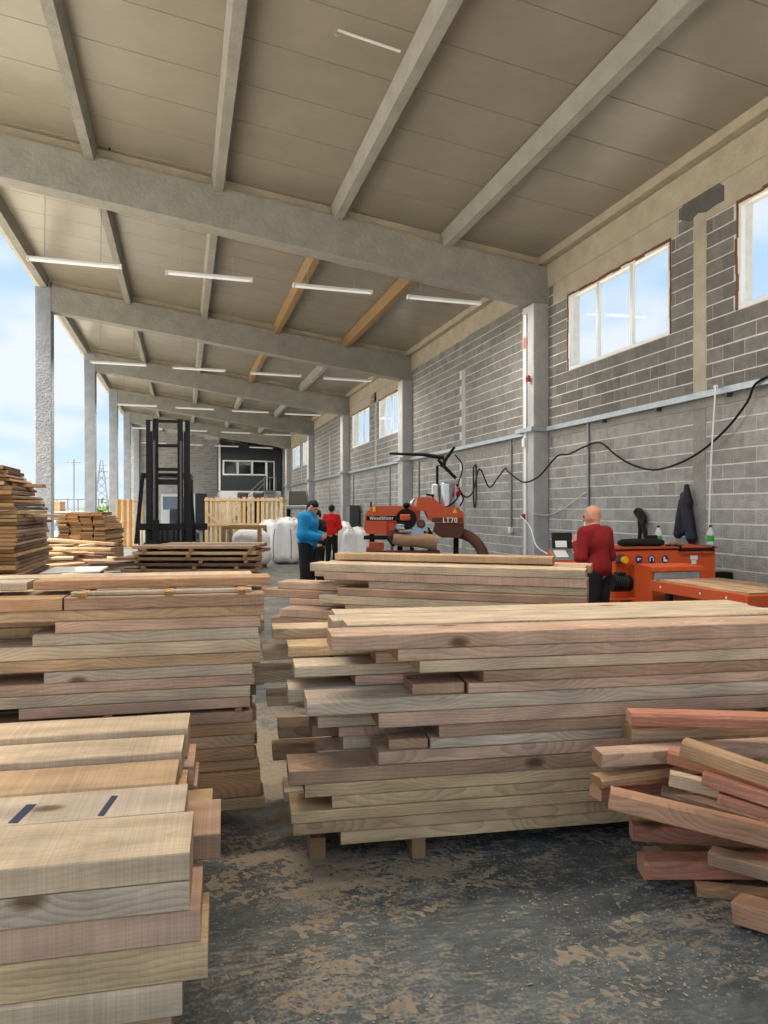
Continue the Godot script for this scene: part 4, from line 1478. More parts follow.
	put("motor", m.mesh(M.black), o)
	m = MB.new()
	for k in 7:
		m.tube([Vector3(-0.917, 0.728, 0.300) + Vector3(0.025 * k, 0, 0), Vector3(-0.917, 0.728, 0.300) + Vector3(0.025 * k + 0.008, 0, 0)], 0.107, 14)
	put("motor_fins", m.mesh(M.steel_dark), o).set_meta("kind", "stuff")
	# infeed table: side plates, cross rollers
	var xl := -1.09
	var tz0 := 1.27
	var tz1 := 2.62
	for k in 2:
		box_part("table_side", o, Vector3(xl + 0.86 * k, 0.745, tz0), Vector3(xl + 0.035 + 0.86 * k, 0.855, tz1), M.orange, 0.006)
	box_part("table_end", o, Vector3(xl, 0.745, tz1), Vector3(xl + 0.895, 0.85, tz1 + 0.04), M.orange, 0.005)
	box_part("hood_foot", o, Vector3(hx0 + 0.03, 0.0, 0.95), Vector3(hx1 - 0.03, 0.298, 1.2), M.orange_worn, 0.01)
	for k in 6:
		m = MB.new()
		m.tube([Vector3(xl + 0.04, 0.815, tz0 + 0.1 + 0.23 * k), Vector3(xl + 0.855, 0.815, tz0 + 0.1 + 0.23 * k)], 0.030, 10)
		put("roller", m.mesh(M.steel), o)
	box_part("table_bed", o, Vector3(xl + 0.036, 0.75, tz0), Vector3(xl + 0.858, 0.775, tz1), M.rust, 0.004)
	for k in 4:
		var lx := xl + 0.03 + 0.83 * (k % 2)
		var lz: float = [1.55, 2.5][k / 2]
		box_part("table_leg", o, Vector3(lx - 0.03, 0, lz - 0.03), Vector3(lx + 0.03, 0.745, lz + 0.03), M.black, 0.005)
	for k in 3:
		m = MB.new()
		m.ball(Vector3(xl - 0.002, 0.80, [1.45, 2.05, 2.4][k]), Vector3(0.006, 0.012, 0.012), 8, 6)
		put("bolt", m.mesh(M.label_white), o)
	# the far motor behind the cabinet's end
	m = MB.new()
	m.cb(Vector3(0.949, 0.591, -0.200), Vector3(1.241, 0.765, -0.400), 0.02)
	m.cb(Vector3(0.949, 0.381, -0.200), Vector3(1.152, 0.651, -0.350), 0.01)
	put("side_motor", m.mesh(M.black), o)

	# planks riding on the infeed table
	var pl := ["tan plank riding on the orange infeed table, along its inner edge", "darker plank in the middle of the orange infeed table", "grey-brown plank along the wall-side edge of the orange infeed table"]
	for k in 3:
		timber(1.30 - 0.1 * k, 0.022, 0.24, ["tan", "brown", "weathered"][k], Transform3D(Basis(Vector3.UP, PI / 2 + 0.02 * (k - 1)), at(5.8 + xl + 0.18 + 0.26 * k, 0.8455, 8.0 - 1.98 + 0.05 * k)), pl[k], "planks on the infeed table", "plank", "plank", 0)

	# control desk on a post
	var d := thing("control_desk", "tilted orange control desk with an open black lid, in front of the man", "control desk", at(4.699, -0.050, 8.568), TURN)
	var r0 := 0.0
	m = MB.new()
	m.prism(Transform3D(Basis(Vector3.UP, PI / 2), Vector3(r0, 0, 0)), PackedVector2Array([Vector2(-0.20, 0.93), Vector2(-0.20, 0.99), Vector2(0.16, 1.13), Vector2(0.16, 0.93)]), 0.30)
	put("desk_body", m.mesh(M.orange), d)
	m = MB.new()
	m.box(Transform3D(Basis(Vector3.RIGHT, 0.37), Vector3(r0, 1.068, 0.02)), Vector3(0.26, 0.012, 0.34), 0.003)
	put("desk_panel", m.mesh(M.steel), d)
	m = MB.new()
	m.box(Transform3D(Basis(Vector3.RIGHT, 0.37), Vector3(r0 - 0.02, 1.075, 0.03)), Vector3(0.16, 0.008, 0.2), 0.002)
	put("paper", m.mesh(M.label_white), d)
	m = MB.new()
	m.box(Transform3D(Basis(Vector3.RIGHT, -0.35), Vector3(r0 + 0.05, 1.235, -0.20)), Vector3(0.27, 0.22, 0.02), 0.006)
	put("desk_lid", m.mesh(M.black), d)
	m = MB.new()
	m.box(Transform3D(Basis(Vector3.RIGHT, -0.35), Vector3(r0 + 0.03, 1.19, -0.175)), Vector3(0.15, 0.09, 0.012), 0.003)
	put("paper_roll", m.mesh(M.label_white), d)
	tube_part("desk_post", d, [Vector3(r0, 0.06, -0.05), Vector3(r0, 0.94, -0.05)], 0.05, M.steel)
	box_part("post_foot", d, Vector3(r0 - 0.18, 0.05, -0.22), Vector3(r0 + 0.18, 0.075, 0.12), M.steel_dark)
	box_part("side_box", d, Vector3(0.05, 0.86, -0.12), Vector3(0.26, 0.99, 0.06), M.orange)

	# things on the cabinet
	var base := at(5.8, 0, 8.0)
	var bs := Basis.IDENTITY
	var cap_y := Vector3(0.016, 1.125, 0.000).y + 0.001
	var put_on := func(q: Vector3) -> Vector3: return base + bs * Vector3(q.x, cap_y, q.z)
	m = MB.new()
	m.tube(curve([Vector3(-0.33, 0.05, 0), Vector3(0.0, 0.054, 0), Vector3(0.33, 0.046, 0.01)], 4), [0.03, 0.048, 0.05, 0.05, 0.05, 0.05, 0.05, 0.048, 0.03], 10)
	var bag := put("tool_roll", m.mesh(M.black_soft), self, put_on.call(Vector3(-0.225, 8.024, -0.150)))
	bag.rotation.y = 0.05
	tag(bag, "long black rolled cover lying on top of the orange machine", "tool roll")
	for k in 2:
		var where: Vector3 = put_on.call([Vector3(0.137, 8.189, -0.300), Vector3(0.889, 8.292, -0.250)][k])
		var bt := thing("plastic_bottle", ["clear plastic bottle with a green label beside the black clamp", "clear plastic bottle with a green label standing at the machine's outer end"][k], "bottle", where, 0.0, "bottles on the orange machine")
		m = MB.new()
		m.lathe(Transform3D.IDENTITY, [Vector2(0, 0), Vector2(0.040, 0.0), Vector2(0.045, 0.012), Vector2(0.045, 0.15), Vector2(0.038, 0.18), Vector2(0.018, 0.225), Vector2(0.016, 0.235), Vector2(0, 0.235)], 14)
		put("bottle_body", m.mesh(M.clear), bt)
		m = MB.new()
		m.lathe(Transform3D.IDENTITY, [Vector2(0.046, 0.045), Vector2(0.0465, 0.048), Vector2(0.0465, 0.125), Vector2(0.046, 0.128)], 14)
		put("bottle_label", m.mesh(M.green), bt)
		m = MB.new()
		m.lathe(Transform3D.IDENTITY, [Vector2(0.0, 0.235), Vector2(0.019, 0.235), Vector2(0.019, 0.258), Vector2(0, 0.26)], 12)
		put("bottle_cap", m.mesh(M.black_soft), bt)
	var cl := thing("clamp", "small black clamp with an upright handle on the orange machine", "clamp", put_on.call(Vector3(-0.017, 8.128, -0.250)), TURN)
	box_part("clamp_body", cl, Vector3(-0.02, 0, -0.04), Vector3(0.08, 0.14, 0.04), M.black)
	tube_part("clamp_handle", cl, [Vector3(-0.01, 0.05, 0), Vector3(-0.05, 0.13, 0), Vector3(-0.06, 0.23, 0)], 0.017, M.black)
	m = MB.new()
	m.ball(Vector3(0.0, 0.035, 0), Vector3(0.07, 0.035, 0.05), 10, 6)
	m.tube([Vector3(0.05, 0.025, 0.0), Vector3(0.12, 0.02, 0.02)], [0.02, 0.012], 8)
	var gl := put("work_glove", m.mesh(mat(Color(0.55, 0.46, 0.36), 0.9)), self, put_on.call(Vector3(0.236, 8.087, -0.120)))
	tag(gl, "crumpled tan work glove lying on the orange machine below the jacket", "glove")

	# jacket hung on the wall, red cloth under it
	var jk := thing("hanging_jacket", "dark navy jacket hung on the block wall above the machine", "jacket", at(6.985, 1.943, 9.051))
	m = MB.new()
	var bones := []
	# local: x out of the wall (negative), y down, z along the wall
	for q in [[Vector3(-0.05, -0.02, 0.0), Vector3(-0.08, -0.25, -0.06), 0.035, 0.075], [Vector3(-0.08, -0.22, -0.02), Vector3(-0.09, -0.75, -0.16), 0.075, 0.075], [Vector3(-0.07, -0.15, 0.04), Vector3(-0.07, -0.66, 0.0), 0.05, 0.065], [Vector3(-0.05, -0.2, 0.08), Vector3(-0.05, -0.55, 0.13), 0.04, 0.035], [Vector3(-0.10, -0.25, 0.02), Vector3(-0.11, -0.70, 0.10), 0.06, 0.07], [Vector3(-0.12, -0.2, -0.05), Vector3(-0.13, -0.62, -0.11), 0.045, 0.045]]:
		bones.append([Vector3(q[0].x, q[0].y, -q[0].z), Vector3(q[1].x, q[1].y, -q[1].z), q[2], q[3]])
	blob(bones, 0.016, 0.03, m)
	put("jacket_body", m.mesh(mat(Color(0.06, 0.075, 0.14), 0.7)), jk)
	m = MB.new()
	m.tube([Vector3(0.01, 0.0, 0.0), Vector3(-0.05, 0.01, 0.0)], 0.008, 6)
	put("wall_hook", m.mesh(M.steel), jk)
	m = MB.new()
	blob([[Vector3(-0.045, -0.30, -0.08), Vector3(-0.05, -0.78, -0.02), 0.025, 0.045], [Vector3(-0.05, -0.5, -0.08), Vector3(-0.05, -0.80, 0.03), 0.03, 0.035]], 0.014, 0.03, m)
	var rc := put("hanging_cloth", m.mesh(mat(Color(0.70, 0.12, 0.13), 0.9)), self, at(6.990, 1.911, 8.939))
	tag(rc, "red cloth hanging beside the navy jacket on the wall", "cloth")
	# black gloves/hose bundle on the wall
	m = MB.new()
	var h0: Vector3 = at(6.950, 1.584, 10.159)
	m.tube(curve([Vector3(0, -0.58, 0.17), Vector3(-0.03, -0.30, 0.12), Vector3(-0.02, -0.12, 0.02), Vector3(-0.02, -0.0, -0.03), Vector3(-0.03, -0.04, -0.10), Vector3(-0.03, -0.16, 0.06), Vector3(-0.03, -0.20, 0.13), Vector3(-0.02, -0.10, 0.12), Vector3(-0.02, 0.0, 0.0)], 5), 0.034, 8)
	m.tube(curve([Vector3(-0.03, -0.16, 0.0), Vector3(-0.03, -0.35, 0.02), Vector3(-0.01, -0.55, -0.05)], 5), 0.03, 8)
	var hs := put("looped_hose", m.mesh(M.black_soft), self, h0)
	tag(hs, "looped black rubber hose hung on the block wall above the rolled cover", "hose")

# the orange band sawmill further back, its saw head facing down the hall
func band_saw() -> void:
	var o := thing("band_sawmill", "orange and brown band sawmill with a steel tank and black mast arms", "sawmill", at(4.340, 0.000, 13.743), TURN)
	# cowl over the idler wheel
	var m := MB.new()
	m.prism(Transform3D(Basis.IDENTITY, Vector3(0, 0, -0.15)), PackedVector2Array([Vector2(-0.955, 1.493), Vector2(-0.809, 1.658), Vector2(0.117, 1.658), Vector2(0.117, 1.191), Vector2(-0.273, 1.074), Vector2(-0.926, 1.123), Vector2(-0.974, 1.210)]), 0.5)
	put("idler_cowl", m.mesh(M.orange), o)
	box_part("name_band", o, Vector3(-0.923, 1.376, 0.100), Vector3(-0.333, 1.465, 0.108), M.black, 0.002)
	var t := put("lettering", lettering("WoodMizer", 0.085, 0.006, M.label_white), o, Vector3(-0.633, 1.422, 0.113))
	t.set_meta("label", "white lettering on the black band")
	m = MB.new()
	m.bx(Vector3(-0.772, 1.590, 0.120), Vector3(0.055, 0.10, 0.04), 0.01)
	put("warning_light", m.mesh(M.yellow), o)
	tube_part("latch_post", o, [Vector3(-0.837, 1.639, 0.050), Vector3(-0.837, 1.736, 0.050)], 0.018, M.black)
	# drive cowl
	m = MB.new()
	m.prism(Transform3D(Basis.IDENTITY, Vector3(0, 0, -0.1)), PackedVector2Array([Vector2(0.031, 1.649), Vector2(0.064, 1.824), Vector2(0.351, 1.824), Vector2(0.507, 1.688), Vector2(0.585, 1.639), Vector2(0.848, 1.631), Vector2(0.945, 1.512), Vector2(0.955, 1.327), Vector2(0.429, 1.327), Vector2(0.273, 1.405), Vector2(0.214, 1.561), Vector2(0.039, 1.561)]), 0.6)
	put("drive_cowl", m.mesh(M.orange), o)
	m = MB.new()
	m.prism(Transform3D(Basis.IDENTITY, Vector3(0, 0, -0.12)), PackedVector2Array([Vector2(0.429, 1.327), Vector2(0.955, 1.327), Vector2(0.955, 1.171), Vector2(0.877, 1.045), Vector2(0.526, 1.045), Vector2(0.390, 1.152)]), 0.56)
	var lc := put("lower_cowl", m.mesh(M.rust), o)
	lc.set_meta("label", "brown lower half of the cowl")
	box_part("number_band", o, Vector3(0.338, 1.344, 0.200), Vector3(0.921, 1.433, 0.206), M.rust, 0.002)
	t = put("lettering", lettering("LT70", 0.135, 0.006, M.label_white, 800, true), o, Vector3(0.683, 1.385, 0.212))
	t.set_meta("label", "white model lettering")
	m = MB.new()
	m.prism(Transform3D(Basis.IDENTITY, Vector3(0.779, 1.571, 0.210)), PackedVector2Array([Vector2(-0.05, -0.05), Vector2(0.05, -0.05), Vector2(0, 0.05)]), 0.008)
	put("warning_triangle", m.mesh(M.yellow), o)
	# engine between the cowls
	m = MB.new()
	disc(m, Vector3(-0.159, 1.407, 0.120), 0.20, 0.30, 24)
	put("engine_fan", m.mesh(M.black), o)
	box_part("engine_cover", o, Vector3(-0.279, 1.381, 0.300), Vector3(-0.081, 1.496, 0.360), M.orange, 0.02)
	box_part("engine_block", o, Vector3(-0.310, 1.149, -0.100), Vector3(0.259, 1.351, 0.240), M.label_white, 0.03)
	box_part("engine_head", o, Vector3(-0.354, 1.196, 0.200), Vector3(-0.184, 1.314, 0.300), M.chrome, 0.02)
	box_part("engine_sump", o, Vector3(-0.467, 1.051, -0.100), Vector3(-0.258, 1.216, 0.200), M.rust, 0.02)
	m = MB.new()
	disc(m, Vector3(0.055, 1.133, 0.300), 0.115, 0.12, 20)
	var fl := put("filter_can", m.mesh(mat(Color(0.62, 0.72, 0.84), 0.4)), o)
	fl.set_meta("label", "pale blue round filter")
	m = MB.new()
	disc(m, Vector3(0.123, 1.313, 0.260), 0.085, 0.1, 18)
	put("belt_pulley", m.mesh(M.steel_dark), o)
	m = MB.new()
	disc(m, Vector3(0.120, 1.314, 0.320), 0.04, 0.05, 12)
	put("pulley_hub", m.mesh(M.red), o)
	tube_part("exhaust_pipe", o, curve([Vector3(-0.078, 1.542, 0.000), Vector3(-0.049, 1.697, 0.020), Vector3(-0.010, 1.785, 0.000)]), 0.035, M.chrome, 8)
	m = MB.new()
	m.ball(Vector3(-0.149, 1.668, 0.100), Vector3(0.07, 0.06, 0.07), 10, 7)
	put("air_filter", m.mesh(M.black), o)
	for k in 3:
		tube_part("hose", o, curve([[Vector3(-0.354, 1.196, 0.200), Vector3(-0.279, 1.275, 0.280), Vector3(-0.049, 1.236, 0.260)], [Vector3(0.165, 1.196, 0.200), Vector3(0.256, 1.084, 0.280), Vector3(0.357, 0.985, 0.200)], [Vector3(0.261, 1.235, 0.200), Vector3(0.315, 1.121, 0.250), Vector3(0.299, 0.966, 0.200)]][k]), 0.022, M.black, 6)
	m = MB.new()
	m.bx(Vector3(-0.517, 1.232, 0.100), Vector3(0.035, 0.28, 0.03), 0.005)
	m.bx(Vector3(-0.430, 1.348, 0.100), Vector3(0.2, 0.03, 0.03), 0.005)
	put("guard_rail", m.mesh(M.red), o)
	# frame, bed, carriage
	for px in 4:
		var c: Vector3 = [Vector3(-0.823, 11.725, -0.300), Vector3(-0.266, 11.725, -0.300), Vector3(0.330, 11.725, -0.300), Vector3(0.848, 11.725, -0.300)][px]
		box_part("frame_leg", o, Vector3(c.x - 0.05, 0, -0.35), Vector3(c.x + 0.05, 1.15, -0.25), M.black, 0.006)
	box_part("bed_rail", o, Vector3(-0.929, 0.748, 0.250), Vector3(0.480, 0.811, 0.350), M.rust, 0.01)
	box_part("bed_rail", o, Vector3(-0.947, 0.693, -0.500), Vector3(0.537, 0.759, -0.400), M.black, 0.01)
	for k in 5:
		var c: Vector3 = [Vector3(-0.896, 11.518, 0.000), Vector3(-0.663, 11.518, 0.000), Vector3(-0.429, 11.518, 0.000), Vector3(-0.039, 11.518, 0.000), Vector3(0.390, 11.518, 0.000)][k]
		box_part("bed_stand", o, Vector3(c.x - 0.03, 0, -0.45), Vector3(c.x + 0.03, 0.86, 0.3), M.orange_worn if k < 3 else M.black, 0.006)
	box_part("side_clamp", o, Vector3(-0.868, 0.824, 0.420), Vector3(-0.585, 0.973, 0.360), M.orange_worn, 0.01)
	box_part("carriage_beam", o, Vector3(-0.980, 1.007, -0.200), Vector3(-0.352, 1.078, 0.100), M.black, 0.01)
	tube_part("carriage_arm", o, [Vector3(-0.508, 1.062, 0.200), Vector3(-0.394, 0.913, 0.300)], 0.05, M.black, 8)
	# steel tank and red valve
	m = MB.new()
	m.lathe(Transform3D(Basis.IDENTITY, Vector3(0.647, 1.639, -0.050)), [Vector2(0, 0), Vector2(0.155, 0), Vector2(0.16, 0.02), Vector2(0.16, 0.45), Vector2(0.15, 0.475), Vector2(0, 0.48)], 22)
	put("steel_tank", m.mesh(M.chrome), o)
	box_part("white_tank", o, Vector3(0.347, 1.698, -0.100), Vector3(0.464, 2.085, 0.050), M.white, 0.02)
	m = MB.new()
	m.ball(Vector3(0.852, 1.891, 0.050), Vector3(0.05, 0.07, 0.05), 10, 7)
	m.bx(Vector3(0.862, 1.998, 0.050), Vector3(0.06, 0.05, 0.05), 0.01)
	put("valve", m.mesh(M.red), o)
	tube_part("tank_hose", o, curve([Vector3(0.346, 1.852, 0.080), Vector3(0.417, 1.716, 0.160), Vector3(0.608, 1.638, 0.180), Vector3(0.805, 1.774, 0.140), Vector3(0.847, 1.929, 0.100)]), 0.016, M.black, 6)
	tube_part("lever", o, [Vector3(0.228, 1.881, 0.100), Vector3(0.383, 1.861, 0.100)], 0.022, M.black, 6)
	# mast with arms
	tube_part("mast_post", o, [Vector3(0.459, 1.835, -0.100), Vector3(0.459, 2.444, -0.100), Vector3(0.593, 2.444, -0.100)], 0.030, M.black, 6)
	tube_part("mast_arm", o, [Vector3(-0.477, 2.687, -0.100), Vector3(0.200, 2.667, -0.100), Vector3(0.593, 2.605, -0.100)], [0.022, 0.036, 0.045], M.black, 8)
	tube_part("mast_arm", o, [Vector3(0.593, 2.444, -0.100), Vector3(0.603, 2.542, -0.100), Vector3(0.799, 2.817, -0.100)], [0.035, 0.035, 0.025], M.black, 8)
	tube_part("mast_arm", o, [Vector3(0.475, 2.571, -0.100), Vector3(0.593, 2.434, -0.100), Vector3(0.828, 2.198, -0.100)], [0.03, 0.036, 0.032], M.black, 8)
	# sawdust chute, a bent pipe going down to the floor
	tube_part("sawdust_chute", o, curve([Vector3(0.867, 1.129, -0.100), Vector3(1.013, 1.093, 0.000), Vector3(1.176, 0.981, 0.100), Vector3(1.305, 0.790, 0.150), Vector3(1.375, 0.505, 0.200), Vector3(1.414, 0.168, 0.200)], 5), 0.105, M.rust, 14)
	# the log on its bed
	var lg := MB.new()
	var la: Vector3 = at(3.863, 0.000, 13.562)
	var lb: Vector3 = at(4.673, 0.000, 13.342)
	var pts := []
	var rr := []
	for k in 9:
		var f := k / 8.0
		pts.append(la.lerp(lb, f) + Vector3(0, 0.955 + 0.075 * (1.0 - f) - 0.015 * sin(f * 7.0), 0))
		rr.append(0.10 + 0.055 * f + 0.008 * sin(f * 11.0))
	lg.tube(pts, rr, 16)
	var lo := put("saw_log", lg.mesh(mat(Color(0.66, 0.52, 0.40), 0.85, 0, M.conc_tex, 2.0)), self)
	tag(lo, "peeled tan log lying on the bed of the orange sawmill", "log")

# the black forklift with its mast towards the camera
func forklift() -> void:
	var o := thing("forklift", "black forklift with a tall raised mast, facing the camera behind the board stack", "forklift", at(-0.346, 0.000, 18.125), TURN + 0.2)
	var m: MB
	for s in 2:
		var a: Vector3 = [Vector3(-0.483, 13.585, 0.000), Vector3(0.271, 13.585, 0.000)][s]
		var b: Vector3 = [Vector3(-0.353, 13.585, 0.000), Vector3(0.494, 13.585, 0.000)][s]
		# outer rail
		box_part("outer_mast_rail", o, Vector3([Vector3(-0.487, 13.585, 0.000), Vector3(0.363, 13.585, 0.000)][s].x, 0.18, -0.08), Vector3([Vector3(-0.348, 13.585, 0.000), Vector3(0.502, 13.585, 0.000)][s].x, Vector3(-0.424, 3.684, 0.000).y, 0.08), M.black, 0.008)
		box_part("inner_mast_rail", o, Vector3([Vector3(-0.334, 13.585, 0.000), Vector3(0.219, 13.585, 0.000)][s].x, 0.25, -0.06), Vector3([Vector3(-0.217, 13.585, 0.000), Vector3(0.344, 13.585, 0.000)][s].x, Vector3(-0.424, 3.719, 0.000).y, 0.06), M.black, 0.008)
		# lift cylinder and chain
		tube_part("lift_cylinder", o, [Vector3([Vector3(-0.294, 13.585, 0.000), Vector3(0.306, 13.585, 0.000)][s].x, 0.3, 0.10), Vector3([Vector3(-0.294, 13.585, 0.000), Vector3(0.306, 13.585, 0.000)][s].x, 3.2, 0.10)], 0.032, M.steel_dark, 10)
		box_part("lamp_bracket", o, Vector3([Vector3(-0.381, 13.585, 0.000), Vector3(0.348, 13.585, 0.000)][s].x, Vector3(-0.424, 3.413, 0.000).y, 0.08), Vector3([Vector3(-0.330, 13.585, 0.000), Vector3(0.400, 13.585, 0.000)][s].x, Vector3(-0.424, 3.648, 0.000).y, 0.14), M.steel, 0.006)
	for k in 4:
		var ys: float = [Vector3(-0.424, 3.660, 0.000).y, Vector3(-0.424, 3.090, 0.000).y, Vector3(-0.424, 2.530, 0.000).y, Vector3(-0.424, 2.236, 0.000).y][k]
		var hh: float = [0.03, 0.035, 0.035, 0.065][k]
		box_part("mast_crossbar", o, Vector3(Vector3(-0.259, 13.585, 0.000).x, ys - hh, -0.05), Vector3(Vector3(0.259, 13.585, 0.000).x, ys + hh, 0.05), M.black, 0.01)
	# carriage and forks
	box_part("carriage_bar", o, Vector3(-0.650, 1.108, 0.100) , Vector3(0.910, 1.262, 0.160), M.black, 0.01)
	box_part("carriage_bar", o, Vector3(-0.392, 0.687, 0.100), Vector3(0.560, 0.853, 0.160), M.black, 0.01)
	for s in 2:
		var x0: float = [Vector3(-0.334, 13.585, 0.000), Vector3(0.424, 13.585, 0.000)][s].x
		var x1: float = [Vector3(-0.179, 13.585, 0.000), Vector3(0.579, 13.585, 0.000)][s].x
		m = MB.new()
		m.cb(Vector3(x0, 0.30, 0.17), Vector3(x1, Vector3(-0.424, 1.353, 0.000).y, 0.22), 0.008)
		m.cb(Vector3(x0, 0.30, 0.17), Vector3(x1, 0.35, 1.25), 0.008)
		put("fork", m.mesh(M.black), o)
	for k in 5:
		var x: float = [Vector3(-0.636, 13.585, 0.000), Vector3(-0.118, 13.585, 0.000), Vector3(0.000, 13.585, 0.000), Vector3(0.141, 13.585, 0.000), Vector3(0.824, 13.585, 0.000)][k].x
		box_part("load_guard_bar", o, Vector3(x - 0.02, 0.45, 0.11), Vector3(x + 0.02, Vector3(-0.424, 1.223, 0.000).y, 0.15), M.black, 0.005)
	# cab: sloping guard legs, roof, windscreen, steering wheel, seat
	for s in 2:
		var foot: Vector3 = [Vector3(Vector3(-0.812, 13.585, 0.000).x, 0.75, -0.75), Vector3(Vector3(0.683, 13.585, 0.000).x - 0.12, 0.75, -0.75)][s]
		var knee: Vector3 = [Vector3(Vector3(-0.742, 13.585, 0.000).x, 1.5, -0.75), Vector3(Vector3(0.518, 13.585, 0.000).x, 1.5, -0.75)][s]
		var head: Vector3 = [Vector3(Vector3(-0.671, 13.585, 0.000).x, 2.42, -0.85), Vector3(Vector3(0.424, 13.585, 0.000).x, 2.42, -0.85)][s]
		m = MB.new()
		m.bar(foot, knee, 0.09, 0.10, 0.01)
		m.bar(knee, head, 0.09, 0.10, 0.01)
		put("guard_leg", m.mesh(M.black), o)
		m = MB.new()
		m.bar(head, Vector3(head.x, 2.42, -2.1), 0.09, 0.09, 0.01)
		m.bar(Vector3(head.x, 2.42, -2.1), Vector3(head.x, 0.9, -2.3), 0.09, 0.09, 0.01)
		put("guard_leg", m.mesh(M.black), o)
	box_part("cab_roof", o, Vector3(Vector3(-0.706, 13.585, 0.000).x, 2.40, -2.1), Vector3(Vector3(0.471, 13.585, 0.000).x, 2.48, -0.8), M.black, 0.02)
	m = MB.new()
	m.box(Transform3D(Basis(Vector3.RIGHT, -0.05), Vector3(0.0, 1.75, -0.82)), Vector3(1.1, 1.3, 0.008))
	put("windscreen", m.mesh(M.glass), o)
	m = MB.new()
	var ring := []
	for k in 21:
		ring.append(Vector3(0.18 + 0.19 * cos(TAU * k / 20.0), 1.32 + 0.12 * sin(TAU * k / 20.0), -1.15 - 0.10 * sin(TAU * k / 20.0)))
	m.tube(ring, 0.02, 6, false)
	m.tube([Vector3(0.18, 1.32, -1.15), Vector3(0.18, 0.95, -1.0)], 0.03, 8)
	put("steering_wheel", m.mesh(M.black), o)
	box_part("seat", o, Vector3(-0.10, 1.0, -1.75), Vector3(0.40, 1.6, -1.6), M.black_soft, 0.06)
	box_part("dashboard", o, Vector3(-0.6, 0.75, -0.95), Vector3(0.6, 1.14, -0.7), M.steel_dark, 0.03)
	box_part("chassis", o, Vector3(-0.62, 0.25, -2.7), Vector3(0.62, 0.80, -0.35), M.black, 0.05)
	box_part("counterweight", o, Vector3(-0.60, 0.35, -3.0), Vector3(0.60, 1.05, -2.2), M.steel_dark, 0.1)
	for k in 4:
		m = MB.new()
		var c := Vector3([-0.58, 0.58][k % 2], 0.325, [-0.45, -2.35][k / 2])
		m.lathe(Transform3D(Basis(Vector3.BACK, PI / 2), c + Vector3(0.11, 0, 0)), [Vector2(0, 0), Vector2(0.20, 0.0), Vector2(0.30, 0.02), Vector2(0.325, 0.06), Vector2(0.325, 0.16), Vector2(0.30, 0.20), Vector2(0.2, 0.22), Vector2(0, 0.22)], 20)
		put("wheel", m.mesh(M.black_soft), o)

